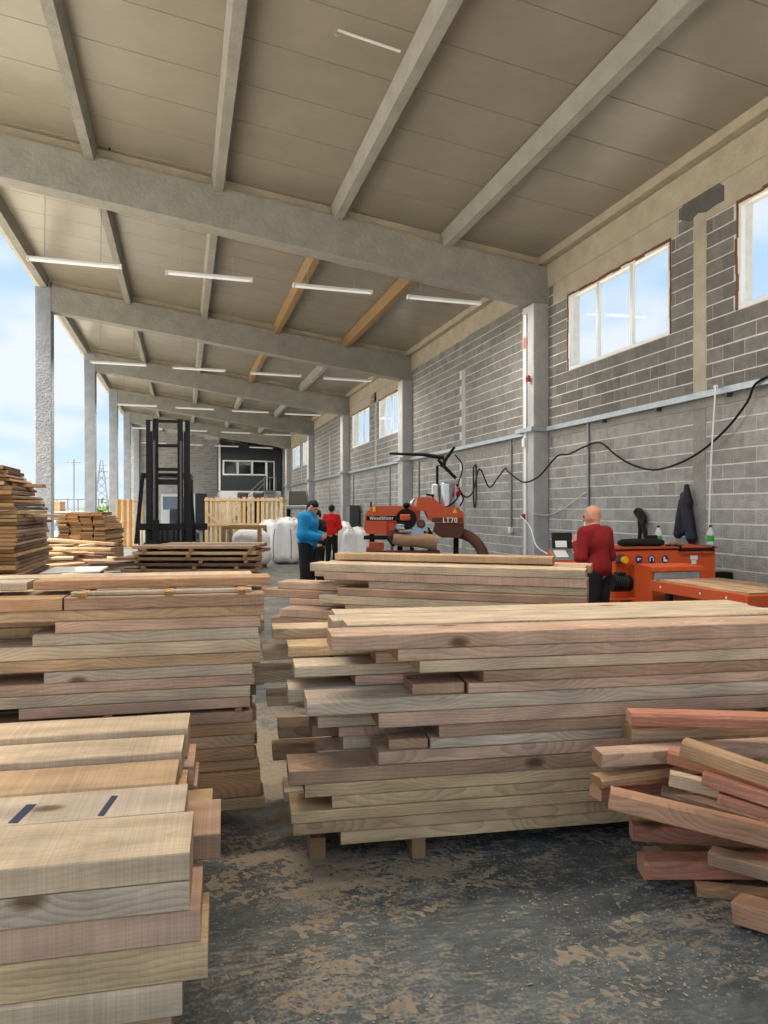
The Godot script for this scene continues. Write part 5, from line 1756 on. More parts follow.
# services on the wall: tray, cables, conduits, cords
func cables() -> void:
	var t := thing("cable_tray", "long galvanised cable tray running along the block wall", "cable tray", Vector3.ZERO)
	for k in 6:
		var za := 3.0 if k == 0 else FIRST_FRAME + BAY * (k - 1) + 0.625
		var zb: float = minf(FIRST_FRAME + BAY * k - 0.125, 53.6)
		var tray := MB.new()
		tray.cb(at(WALL_X - 0.11, 3.21, zb), at(WALL_X - 0.015, 3.215, za), 0.001)
		tray.cb(at(WALL_X - 0.112, 3.13, zb), at(WALL_X - 0.107, 3.215, za), 0.001)
		tray.cb(at(WALL_X - 0.11, 3.13, zb), at(WALL_X - 0.07, 3.135, za), 0.001)
		put("tray_section", tray.mesh(M.galv), t)
	# the tray steps round each column
	for k in 5:
		var d: float = FIRST_FRAME + BAY * k
		var b := MB.new()
		b.cb(at(6.565, 3.13, d - 0.03), at(6.628, 3.215, d + 0.53), 0.004)
		b.cb(at(6.565, 3.13, d - 0.12), at(6.9, 3.215, d - 0.025), 0.004)
		b.cb(at(6.565, 3.13, d + 0.525), at(6.9, 3.215, d + 0.62), 0.004)
		tag(put("tray_bridge", b.mesh(M.galv), self), "galvanised tray piece boxed round the %s block-wall column" % ["first", "second", "third", "fourth", "fifth"][k], "cable tray", "tray bridges")
	for k in 5:
		var b := MB.new()
		b.cb(at(WALL_X - 0.10, 3.08, 5.2 + 1.5 * k), at(WALL_X - 0.0125, 3.13, 5.25 + 1.5 * k), 0.003)
		put("bracket", b.mesh(M.steel_dark), t)
	var cable := MB.new()
	cable.tube(curve([at(6.86, 3.24, 6.6), at(6.86, 3.19, 7.56), at(6.86, 2.95, 7.79), at(6.86, 2.67, 8.13), at(6.86, 2.41, 8.61), at(6.86, 2.25, 9.14), at(6.86, 2.19, 9.72), at(6.86, 2.31, 10.29), at(6.86, 2.49, 10.73), at(6.86, 2.73, 11.2), at(6.86, 2.70, 11.72), at(6.86, 2.61, 12.25), at(6.84, 2.60, 12.66), at(6.60, 2.24, 12.9), at(6.56, 2.13, 13.40), at(6.56, 2.21, 13.80), at(6.62, 2.40, 14.4),
		at(6.85, 2.50, 15.0), at(6.75, 2.29, 15.20), at(6.50, 2.08, 15.1), at(6.19, 2.47, 14.90), at(5.90, 1.96, 14.56), at(5.59, 1.85, 14.23), at(5.26, 2.09, 13.85)], 5), 0.016, 7)
	tag(put("power_cable", cable.mesh(M.black), self), "thick black cable swinging in loops along the block wall to the sawmill", "cable")
	var lo0: Vector3 = at(6.930, 2.660, 16.990)
	var cl := thing("cable_loop", "narrow black cable loop hanging on the wall behind the sawmill's tank", "cable", lo0)
	var lp := []
	for q in [at(6.930, 2.639, 17.062), at(6.930, 2.070, 17.062), at(6.930, 1.699, 17.029), at(6.930, 1.674, 16.926), at(6.930, 2.066, 16.887), at(6.930, 2.630, 16.900), at(6.930, 2.672, 16.990), at(6.930, 2.639, 17.062)]:
		lp.append(q - lo0)
	tube_part("loop", cl, curve(lp, 4), 0.02, M.black, 6)
	tube_part("wall_hook", cl, [Vector3(-0.03, 0, 0), Vector3(0.08, 0, 0)], 0.012, M.steel, 6)
	var mastc := MB.new()
	mastc.tube(curve([at(5.146, 2.660, 13.627), at(5.269, 2.503, 13.594), at(5.279, 2.326, 13.591), at(5.167, 2.068, 13.518), at(5.223, 1.892, 13.503), at(5.270, 1.795, 13.490), at(5.205, 1.658, 13.508)], 5), 0.014, 6)
	tag(put("mast_cable", mastc.mesh(M.black), self), "black cable drooping from the sawmill's mast past the red valve", "cable")
	# conduits dropping from the tray
	var drops := [[at(6.970, 3.099, 11.771), at(6.970, 1.315, 11.771), "grey conduit dropping from the tray behind the man in dark red"], [at(6.970, 3.120, 14.980), at(6.970, 1.137, 14.980), "grey conduit with a socket at its foot between the sawmill and the first column"]]
	for q in drops:
		var c := thing("conduit", q[2], "conduit", q[1])
		var top: Vector3 = q[0] - q[1]
		tube_part("pipe", c, [Vector3(0, 0.05, 0), Vector3(0, 3.13 - q[1].y, 0)], 0.024, M.steel, 8)
		box_part("socket", c, Vector3(-0.05, -0.06, -0.06), Vector3(0.028, 0.06, 0.06), M.white, 0.008)
	var names := ["thin grey conduit in the windowed bay beyond the sawmill", "pair conduit running down beside the second block-wall column", "bluish conduit beside the third block-wall column"]
	for k in 3:
		var dd: float = [24.9, 21.6, 30.6][k]
		var c := MB.new()
		c.tube([at(6.97, 0.7, dd), at(6.97, 3.13, dd)], 0.03, 8)
		tag(put("conduit", c.mesh(M.steel), self), names[k], "conduit")
	# PVC trunking down the first column with a red call point and a small box
	var tr := thing("cable_trunking", "white cable trunking running down the first block-wall column", "trunking", at(6.665, 0.3, 13.62))
	box_part("trunking_channel", tr, Vector3(-0.03, 0, -0.05), Vector3(0, 5.2, 0.05), M.white, 0.004)
	box_part("junction_box", tr, Vector3(-0.07, 2.55, -0.06), Vector3(-0.03, 2.72, 0.06), M.white, 0.006)
	box_part("plug_socket", tr, Vector3(-0.09, 1.08, -0.04), Vector3(-0.03, 1.2, 0.04), M.red, 0.006)
	box_part("red_tag", tr, Vector3(-0.034, 4.52, -0.05), Vector3(-0.03, 4.75, 0.05), mat(Color(0.80, 0.40, 0.36), 0.6), 0.002)
	var cp := thing("call_point", "small red fire alarm button on the first block-wall column", "alarm button", at(6.625, 4.185, 13.426))
	box_part("button_box", cp, Vector3(-0.04, -0.06, -0.06), Vector3(0.01, 0.06, 0.06), M.red, 0.01)
	box_part("button", cp, Vector3(-0.05, -0.025, -0.025), Vector3(-0.038, 0.025, 0.025), M.black, 0.004)
	# white cords
	var wc := MB.new()
	wc.tube([at(6.800, 3.228, 8.290), at(6.800, 3.124, 8.300), at(6.820, 2.256, 8.401), at(6.840, 1.357, 8.465)], 0.011, 6)
	wc.bx(at(6.840, 3.225, 8.339), Vector3(0.05, 0.05, 0.05), 0.01)
	tag(put("white_cable", wc.mesh(M.white), self), "thin white cord hanging from the tray to the bottle on the machine", "cord")
	wc = MB.new()
	wc.tube(curve([at(6.55, 1.45, 13.62), at(5.842, 1.286, 11.781), at(5.528, 1.015, 10.933), at(5.022, 0.969, 9.620), at(4.755, 0.984, 8.967)], 5), 0.010, 6)
	tag(put("white_cable", wc.mesh(M.white), self), "slack white cord leading from the first column to the control desk", "cord")
	wc = MB.new()
	wc.tube(curve([at(6.600, 1.522, 13.180), at(6.930, 1.482, 13.193), at(6.970, 1.638, 12.556), at(6.970, 1.905, 11.838)], 5), 0.008, 6)
	tag(put("white_cable", wc.mesh(M.white), self), "thin white cord strung along the blocks behind the control desk", "cord")
	# ceiling rods with hooks
	var rod := thing("ceiling_rod", "thin bent rod with a hook fixed under the nearest roof panels", "rod", at(1.76, 7.20, 8.55))
	tube_part("rod", rod, [Vector3(0, 0.03, 0), Vector3(0.77, -0.09, -0.01)], 0.017, M.white, 6)
	tube_part("hook", rod, curve([Vector3(0, 0.05, 0), Vector3(-0.03, -0.02, 0), Vector3(0.0, -0.05, 0.02), Vector3(0.04, -0.02, 0.02)]), 0.012, M.wire, 6)
	var eh := thing("beam_hook", "dark bent hook on top of the first roof beam", "hook", at(-1.118, 7.731, 13.309))
	tube_part("hook", eh, curve([Vector3(-0.08, -0.06, 0), Vector3(-0.07, 0.05, 0), Vector3(0.0, 0.09, 0), Vector3(0.07, 0.05, 0), Vector3(0.07, -0.02, 0)]), 0.018, M.rust, 6)

# ---------------------------------------------------------------- the rest of the hall and the yard
func slat(parent: Node, called: String, a: Vector3, b: Vector3, w: float, t: float, m: Material, roll := 0.0) -> MeshInstance3D:
	var mb := MB.new()
	mb.bar(a, b, w, t, 0.003, roll)
	return put(called, mb.mesh(m), parent)

func build_hall_end() -> void:
	M.slat_wood = mat(Color(0.90, 0.77, 0.57), 0.8, 0, M.conc_tex, 1.2)
	M.slat_dull = mat(Color(0.62, 0.49, 0.35), 0.85, 0, M.conc_tex, 1.2)
	M.sack = mat(Color(0.93, 0.93, 0.935), 0.8, 0, null, 1.5, false, normal_of(88, 256, 0.02, 4, 6.0), 1.0)
	M.anthracite = mat(Color(0.13, 0.16, 0.19), 0.5)
	M.dark_glass = mat(Color(0.035, 0.05, 0.05), 0.08)
	# office box on a white store room
	var o := thing("site_office", "dark grey upstairs office with a row of white framed windows at the hall's end", "office", at(4.3, 0, 54.0))
	var w := 1.0
	box_part("store_room", o, Vector3(-1.75, 0, -4.6), Vector3(2.62, 2.9, 0), M.white, 0.02)
	var pm := MB.new()
	pm.prism(Transform3D(Basis.IDENTITY, Vector3(0, 0, -2.3)), PackedVector2Array([Vector2(-1.75, 2.92), Vector2(2.62, 2.92), Vector2(2.62, 5.76), Vector2(-1.75, 6.55)]), 4.6)
	put("office_wall", pm.mesh(M.anthracite), o)
	box_part("corner_post", o, Vector3(-1.86, 2.9, -0.05), Vector3(-1.73, 6.2, 0.08), M.white, 0.01)
	for k in 3:
		var x0 := -1.52 + 1.02 * k
		var f := MB.new()
		f.cb(Vector3(x0 - 0.06, 4.02, 0.0), Vector3(x0 + 1.02, 4.12, 0.06), 0.01)
		f.cb(Vector3(x0 - 0.06, 5.0, 0.0), Vector3(x0 + 1.02, 5.1, 0.06), 0.01)
		f.cb(Vector3(x0 - 0.06, 4.1, 0.0), Vector3(x0 + 0.05, 5.02, 0.06), 0.01)
		f.cb(Vector3(x0 + 0.92, 4.1, 0.0), Vector3(x0 + 1.02, 5.02, 0.06), 0.01)
		put("window", f.mesh(M.white_frame), o)
		box_part("pane", o, Vector3(x0 + 0.05, 4.12, 0.0), Vector3(x0 + 0.92, 5.0, 0.02), M.dark_glass, 0.002)
	box_part("door", o, Vector3(1.60, 3.0, 0.0), Vector3(2.05, 5.0, 0.03), M.dark_glass, 0.005)
	var df := MB.new()
	df.cb(Vector3(1.52, 2.95, 0.0), Vector3(1.60, 5.08, 0.06), 0.01)
	df.cb(Vector3(2.04, 2.95, 0.0), Vector3(2.12, 5.08, 0.06), 0.01)
	df.cb(Vector3(1.52, 5.0, 0.0), Vector3(2.12, 5.08, 0.06), 0.01)
	put("door_frame", df.mesh(M.white_frame), o)
	box_part("landing", o, Vector3(1.3, 2.78, 0.0), Vector3(2.1, 2.9, 1.1), M.steel, 0.01)
	# stair with railing
	var st := thing("steel_stair", "grey steel stair with a handrail climbing to the upstairs office", "stair", at(4.3, 0, 52.9))
	for k in 12:
		box_part("tread", st, Vector3(1.25 - 0.24 * (k + 1), 2.6 - 0.22 * k, -0.75), Vector3(1.25 - 0.24 * k, 2.64 - 0.22 * k, 0.0), M.steel_dark, 0.005)
	for s in 2:
		slat(st, "stringer", Vector3(1.3, 2.75, -0.75 * s), Vector3(-1.62, 0.04, -0.75 * s), 0.04, 0.16, M.steel)
	slat(st, "handrail", Vector3(1.25, 3.75, 0.02), Vector3(-0.9, 1.75, 0.02), 0.05, 0.05, M.steel)
	slat(st, "handrail", Vector3(1.25, 3.4, 0.02), Vector3(-0.9, 1.4, 0.02), 0.04, 0.04, M.steel)
	slat(st, "handrail", Vector3(1.25, 3.85, 0.02), Vector3(2.1, 3.85, 0.02), 0.05, 0.05, M.steel)
	for k in 4:
		var x: float = [1.25, 1.65, 2.08, 0.2][k]
		slat(st, "baluster", Vector3(x, 2.75 if k < 3 else 1.72, 0.02), Vector3(x, 3.85 if k < 3 else 2.78, 0.02), 0.04, 0.04, M.steel)
	# door set in the end wall: pale blue panel beside a dark opening
	var d := thing("end_door", "white door with a blue-grey upper panel in the far end wall", "door", at(-0.55, 0, 58.85), 0.0, "", "structure")
	box_part("door_leaf", d, Vector3(-1.1, 0, -0.03), Vector3(1.25, 2.75, 0.03), M.white, 0.01)
	box_part("door_panel", d, Vector3(-0.95, 1.55, 0.03), Vector3(1.1, 2.55, 0.05), mat(Color(0.36, 0.42, 0.50), 0.5), 0.004)
	box_part("door_post", d, Vector3(1.25, 0, -0.03), Vector3(1.45, 2.85, 0.08), M.white, 0.01)
	box_part("dark_leaf", d, Vector3(1.45, 0, -0.03), Vector3(2.3, 2.8, 0.03), M.anthracite, 0.01)
	# two dark machines in front of the store room
	for k in 2:
		var q := thing("floor_machine", ["small black upright machine before the store room, by the crate's rear", "second small black machine beside the stair's foot"][k], "machine", at([3.9, 4.95][k], 0, 51.0), 0.0, "black machines at the store room")
		box_part("machine_frame", q, Vector3(-0.25, 0.0, -0.3), Vector3(0.25, 2.35, 0.3), M.black, 0.05)
		box_part("machine_head", q, Vector3(-0.35, 2.1, -0.35), Vector3(0.35, 2.75, 0.35), M.steel_dark, 0.08)

	# slatted crate
	var c := thing("slatted_crate", "tall crate of pale upright slats standing beside the white sacks", "crate", at(2.030, 0.000, 26.391), TURN)
	for k in 17:
		var x: float = Vector3(-1.284, 19.508, 0.000).x + (2.62 / 16.0) * k
		slat(c, "slat", Vector3(x, 0.12, 0.0), Vector3(x + rnd(-0.02, 0.02), Vector3(-1.302, 2.005, 0.000).y + rnd(-0.02, 0.02), 0.0), 0.085 if k % 4 else 0.11, 0.03, M.slat_wood, 0.0)
		if k % 2 == 0:
			slat(c, "slat", Vector3(x + 0.05, 0.12, -0.9), Vector3(x + 0.05, 1.95, -0.9), 0.05, 0.03, M.slat_wood)
	for y in [0.14, 1.05, 1.92]:
		slat(c, "rail", Vector3(Vector3(-1.337, 19.508, 0.000).x, y, 0.035), Vector3(Vector3(1.372, 19.508, 0.000).x, y, 0.035), 0.035, 0.08, M.slat_wood)
		slat(c, "rail", Vector3(Vector3(-1.337, 19.508, 0.000).x, y, -0.87), Vector3(Vector3(1.372, 19.508, 0.000).x, y, -0.87), 0.035, 0.08, M.slat_wood)
		for s in 2:
			var x: float = [Vector3(-1.319, 19.508, 0.000), Vector3(1.355, 19.508, 0.000)][s].x
			slat(c, "rail", Vector3(x, y, 0.03), Vector3(x, y, -0.9), 0.08, 0.035, M.slat_wood)
	slat(c, "brace", Vector3(-1.287, 1.460, 0.060), Vector3(-0.585, 0.933, 0.060), 0.035, 0.08, M.slat_wood)
	# brown frame with a white sack inside
	var fr := thing("timber_stand", "brown open timber frame in front of the slatted crate", "stand", at(1.504, 0.000, 19.902), TURN)
	for s in 4:
		var x: float = [Vector3(-0.491, 15.100, 0.000), Vector3(0.464, 15.100, 0.000)][s % 2].x
		var z := -0.9 * (s / 2)
		slat(fr, "post", Vector3(x, 0, z), Vector3(x, Vector3(-0.053, 1.083, 0.000).y, z), 0.10, 0.10, M.slat_dull)
	for z in [0.0, -0.9]:
		slat(fr, "rail", Vector3(Vector3(-0.530, 15.100, 0.000).x, Vector3(-0.053, 1.109, 0.000).y, z), Vector3(Vector3(0.504, 15.100, 0.000).x, Vector3(-0.053, 1.109, 0.000).y, z), 0.09, 0.09, M.slat_dull)
		slat(fr, "rail", Vector3(Vector3(-0.530, 15.100, 0.000).x, 0.42, z), Vector3(Vector3(0.504, 15.100, 0.000).x, 0.42, z), 0.06, 0.10, M.slat_dull)
	var sk := MB.new()
	blob([[Vector3(-0.25, 0.34, 0), Vector3(0.25, 0.34, 0), 0.33, 0.33], [Vector3(-0.22, 0.72, 0), Vector3(0.24, 0.72, 0), 0.30, 0.28]], 0.035, 0.15, sk)
	tag(put("white_sack", sk.mesh(M.sack), self, at(1.797, 0.020, 20.548)), "white sack standing inside the brown timber frame", "sack", "white sacks")

	# big white bulk bags
	var bl := ["white bulk bag leaning behind the larger one, nearest the slatted crate", "large full white bulk bag with blue seams beside the man in blue", "slumped white bulk bag with a tan flap beside the sawmill", "white bulk bag with an open rumpled top in the corner behind the person in red"]
	var spots := [at(2.856, 0.000, 25.648), at(2.940, 0.000, 21.791), at(4.851, 0.000, 20.961), at(4.882, 0.000, 22.922)]
	var sizes := [[0.42, 1.16], [0.47, 1.28], [0.46, 1.0], [0.36, 1.12]]
	for k in 4:
		var b := thing("bulk_bag", bl[k], "bulk bag", spots[k], TURN + [0.1, -0.1, 0.2, 0.0][k], "white bulk bags")
		var r: float = sizes[k][0]
		var h: float = sizes[k][1]
		var m := MB.new()
		var bones := []
		for q in [[-1, -1], [1, -1], [1, 1], [-1, 1]]:
			var x: float = q[0] * r * 0.42
			var z: float = q[1] * r * 0.42
			bones.append([Vector3(x, r * 0.55, z), Vector3(x * 0.9 + rnd(-0.05, 0.05), h - r * 0.42, z * 0.9), r * 0.55, r * 0.42])
		bones.append([Vector3(0, r * 0.5, 0), Vector3(0, h - r * 0.5, 0), r * 0.5, r * 0.5])
		bones.append([Vector3(-r * 0.3, h - 0.1, 0), Vector3(r * 0.1, h + 0.04, 0.0), 0.12, 0.05])
		blob(bones, 0.04, 0.14, m)
		put("bag_body", m.mesh(M.sack), b)
		for q in [[-1, 1], [1, 1], [1, -1], [-1, -1]]:
			m = MB.new()
			var x: float = q[0] * r * 0.62
			var z: float = q[1] * r * 0.62
			m.tube(curve([Vector3(x, h - 0.22, z), Vector3(x * 0.9, h - 0.02, z * 0.9), Vector3(x * 0.55, h + 0.05, z * 0.7), Vector3(x * 0.35, h - 0.06, z * 0.8)], 4), 0.022, 6)
			put("lifting_loop", m.mesh(M.sack), b)
		if k == 1:
			for s in 2:
				m = MB.new()
				var x: float = [-0.27, 0.24][s]
				m.tube(curve([Vector3(x, 0.15, r * 0.975), Vector3(x * 1.05, 0.6, r * 1.0), Vector3(x * 0.9, h - 0.25, r * 0.93)], 4), 0.012, 5)
				var se := put("seam", m.mesh(mat(Color(0.35, 0.45, 0.62), 0.8)), b)
				se.set_meta("label", "blue seam")
	# conveyor end with a tilted panel on a grey table
	var cv := thing("hopper_table", "grey steel table carrying a tilted dark panel, behind the sacks", "conveyor", at(4.903, 0.000, 32.864), TURN)
	box_part("table_top", cv, Vector3(-0.735, 1.600, -0.800), Vector3(0.699, 1.755, 0.300), M.steel, 0.02)
	for s in 4:
		var x: float = [Vector3(-0.447, 24.329, 0.000), Vector3(0.491, 24.329, 0.000)][s % 2].x
		box_part("table_leg", cv, Vector3(x - 0.06, 0, [-0.7, 0.15][s / 2] - 0.06), Vector3(x + 0.06, Vector3(-0.625, 1.600, 0.000).y, [-0.7, 0.15][s / 2] + 0.06), M.black, 0.01)
	var tp := MB.new()
	tp.prism(Transform3D(Basis(Vector3.RIGHT, -0.3), Vector3(0, 0, -0.35) + Vector3(0, 0.45, 0)), PackedVector2Array([Vector2(-0.48, 1.2), Vector2(0.50, 1.2), Vector2(0.30, 2.05), Vector2(-0.50, 2.05)]), 0.06)
	put("tilted_panel", tp.mesh(mat(Color(0.24, 0.22, 0.19), 0.8)), cv)
	for s in 2:
		slat(cv, "panel_edge", [Vector3(-0.50, 1.63, -0.70), Vector3(0.50, 1.63, -0.70)][s], [Vector3(-0.50, 2.45, -0.95), Vector3(0.30, 2.45, -0.95)][s], 0.06, 0.10, M.steel)
	box_part("yellow_strip", cv, Vector3(-0.35, 1.72, -0.62), Vector3(0.3, 1.76, -0.58), M.yellow, 0.004)
	# cabinet on the wall in the windowed bay
	var eb := thing("switch_cabinet", "grey electrical cabinet on the second windowed bay's wall, behind the red shirt", "cabinet", at(6.72, 0.0, 29.6))
	box_part("cabinet_body", eb, Vector3(-0.2, 0.35, -0.35), Vector3(0.2, 1.75, 0.35), M.steel_dark, 0.02)
	box_part("cabinet_door", eb, Vector3(-0.225, 0.40, -0.31), Vector3(-0.2, 1.70, 0.31), M.steel, 0.01)
	box_part("cabinet_plinth", eb, Vector3(-0.2, 0.0, -0.35), Vector3(0.2, 0.35, 0.35), M.steel_dark, 0.01)

func build_boards() -> void:
	# low stack of unedged boards on stickers, in front of the forklift
	var f := Frame.new(-1.005, 9.60, 15.2)
	var g := "boards of the low stickered stack before the forklift"
	var y := 0.12
	var n := 15
	for i in n:
		var th := 0.036
		var left := [-0.05, 0.10, 0.0, 0.28, -0.1, 0.2, 0.35][i % 7] as float
		if i >= n - 2:
			left = 0.42
		var rows := 2 if i < n - 2 else 4
		for k in rows:
			var t: String = ["weathered", "tan", "dark", "brown", "weathered"][(i * 2 + k) % 5]
			var b := lay(f, left + rnd(0, 0.1) * k, 1.92 + rnd(-0.05, 0.03), y, y + th, 0.26 * k, 0.24, t, "%s unedged board, %s layer %s of the low stickered stack before the forklift" % [t, ORD[n - 1 - i], ["front", "second row", "third row", "rear"][k]], g, -1, "board", "board")
		y += th + 0.001
		if i < n - 1:
			for s in 3:
				var u: float = [0.5, 1.15, 1.76][s] + rnd(-0.12, 0.1)
				var o := timber(0.55, 0.033, 0.04, "golden", Transform3D(), "pale sticker end between the %s and %s layers of the low stack, %s along it" % [ORD[n - 2 - i], ORD[n - 1 - i], ["first", "second", "third"][s]], "stickers of the low stack", "sticker", "sticker", 0)
				o.transform = f.put_at(u, u + 0.04, y, -0.03, 0.55)
				o.rotate_object_local(Vector3.UP, PI / 2)
			y += 0.034
	for s in 3:
		var u: float = [0.2, 1.0, 1.8][s]
		var o := timber(0.6, 0.118, 0.1, "brown", Transform3D(), "bearer under the low stickered stack, %s along it" % ["first", "second", "third"][s], "bearers of the low stack", "bearer", "bearer", 0)
		o.transform = f.put_at(u, u + 0.1, 0.001, 0.0, 0.6)
		o.rotate_object_local(Vector3.UP, PI / 2)
	# a pale sheet lying on the ground before it
	var sh := MB.new()
	sh.prism(Transform3D(Basis(Vector3.RIGHT, -PI / 2), Vector3.ZERO), PackedVector2Array([Vector2(-0.3, -0.42), Vector2(0.28, -0.35), Vector2(0.3, 0.4), Vector2(-0.28, 0.42)]), 0.012)
	var so := thing("white_table", "low table with a white sheet top between the tall stack and the slab wood", "table", at(-1.148, 0.000, 8.809), 0.0)
	put("sheet_top", sh.mesh(M.white), so, Vector3(0, 0.925, 0))
	for s in 4:
		box_part("leg", so, Vector3([-0.26, 0.2][s % 2], 0, [-0.33, 0.27][s / 2]), Vector3([-0.2, 0.26][s % 2], 0.918, [-0.27, 0.33][s / 2]), M.slat_dull)

	# tall pile of rough slab boards at the open side, end grain to the camera
	slab_pile(Vector3(-1.47, 0, -7.45), 0.0, 1.75, 0.0, 1.98, 3, 0.26, "slab wood pile by the open side", 0.038, 0.62, [1.50, 1.80])
	# lower pile beyond it
	slab_pile(Vector3(-1.92, 0, -20.2), 0.12, 2.3, 0.0, 1.50, 4, 0.30, "squat slab wood pile beyond the heap", 0.050, 0.5)
	# loose boards thrown between them
	var i := 0
	for layer in 15:
		var y2 := 0.004 + 0.066 * layer
		for k in (5 if layer < 9 else 4):
			var d := 11.6 + 1.35 * k + rnd(-0.4, 0.4) + layer * 0.06
			# the heap lies between two sight lines that narrow with height
			var narrow := 1.0 - layer * 0.035
			var x := -1.9 + (d - 11.6) * -0.085 + rnd(-0.75, 0.75) * narrow
			var l := rnd(0.9, 1.8)
			var b := Basis(Vector3.UP, rnd(-0.5, 0.5) + (0.9 if layer % 2 else -0.5)) * Basis(Vector3.BACK, rnd(-0.012, 0.012) * (1.0 if layer < 13 else 6.0))
			var t: String = ["weathered", "tan", "brown", "pale", "dark", "tan"][i % 6]
			timber(l, rnd(0.045, 0.056), rnd(0.10, 0.2), t, Transform3D(b, at(x, y2, d)), "%s loose board in the tangled heap, %s layer up, %s from the front" % [t, ["lowest", "second", "third", "fourth", "fifth", "sixth", "seventh", "eighth", "ninth", "tenth", "eleventh", "twelfth", "thirteenth", "fourteenth", "fifteenth"][layer], ["first", "second", "third", "fourth", "fifth"][k]], "loose boards in the tangled heap", "loose_board", "board", -1, 0.012)
			i += 1

func slab_pile(p: Vector3, yaw: float, l: float, y0: float, y1: float, cols: int, wide: float, what: String, th: float, solid_below: float, cross := []) -> void:
	# p: the near inner corner; boards run away from it, columns go towards -x
	var bs := Basis(Vector3.UP, -yaw)
	var y := y0 + 0.002
	var i := 0
	var total := int((y1 - y0) / (th + 0.002))
	while y < y1:
		var t := th * rnd(0.8, 1.15)
		if y < solid_below:
			# the part hidden behind other stacks: one thick baulk across
			t = 0.13
			var wd := wide * cols
			var c := p + bs * Vector3(-wd * 0.5, y, -l * 0.5)
			timber(l, t, wd - 0.02, "weathered", Transform3D(bs * Basis(Vector3.UP, PI / 2), c), "thick baulk under the %s, course %s" % [what, ["one", "two", "three", "four", "five", "six"][mini(i, 5)]], "bottom baulks of the " + what, "baulk", "baulk", 0)
		elif not cross.is_empty() and y > cross[0]:
			# a course laid crosswise, one board of it jutting out towards the aisle
			cross.remove_at(0)
			for k in 6:
				var jut2 := (0.30 if k == 3 else rnd(-0.06, 0.06)) * (1.0 if cross.size() == 1 else 0.6)
				var wl := wide * cols + jut2
				if cross.is_empty():
					wl -= 0.08
				var c := p + bs * Vector3(-wide * cols * 0.5 + jut2 * 0.5 - (0.06 if cross.is_empty() else 0.0), y, -0.13 - k * 0.245)
				var tint: String = ["tan", "weathered", "brown"][k % 3]
				timber(wl, t - 0.004, 0.2, tint, Transform3D(bs, c), "%s crosswise board, layer %d up, place %d from the front, %s" % [tint, i, k + 1, what], "crosswise boards of the " + what, "slab_board", "board", -1, 0.01)
		else:
			var inset := 0.0
			var shrink := 1.0
			if y > y1 - 0.42:
				inset = (y - (y1 - 0.42)) * 0.25
				shrink = 1.0 - (y - (y1 - 0.42)) * 1.3
			for k in cols:
				var tint: String = ["weathered", "dark", "tan", "brown", "weathered", "golden", "dark"][rng.randi() % 7]
				var jut := rnd(-0.10, 0.06)
				var ll := l * shrink + rnd(-0.22, 0.12)
				var x := -wide * (k + 0.5) - inset + rnd(-0.015, 0.015)
				var c := p + bs * Vector3(x, y, -ll * 0.5 + jut)
				var b := bs * Basis(Vector3.UP, PI / 2 + rnd(-0.012, 0.012))
				timber(ll, t - 0.004, wide - 0.025, tint, Transform3D(b, c), "%s board, layer %d up, column %d in, %s" % [tint, i, k + 1, what], "boards of the " + what, "slab_board", "board", -1, 0.014)
		y += t + 0.001
		i += 1

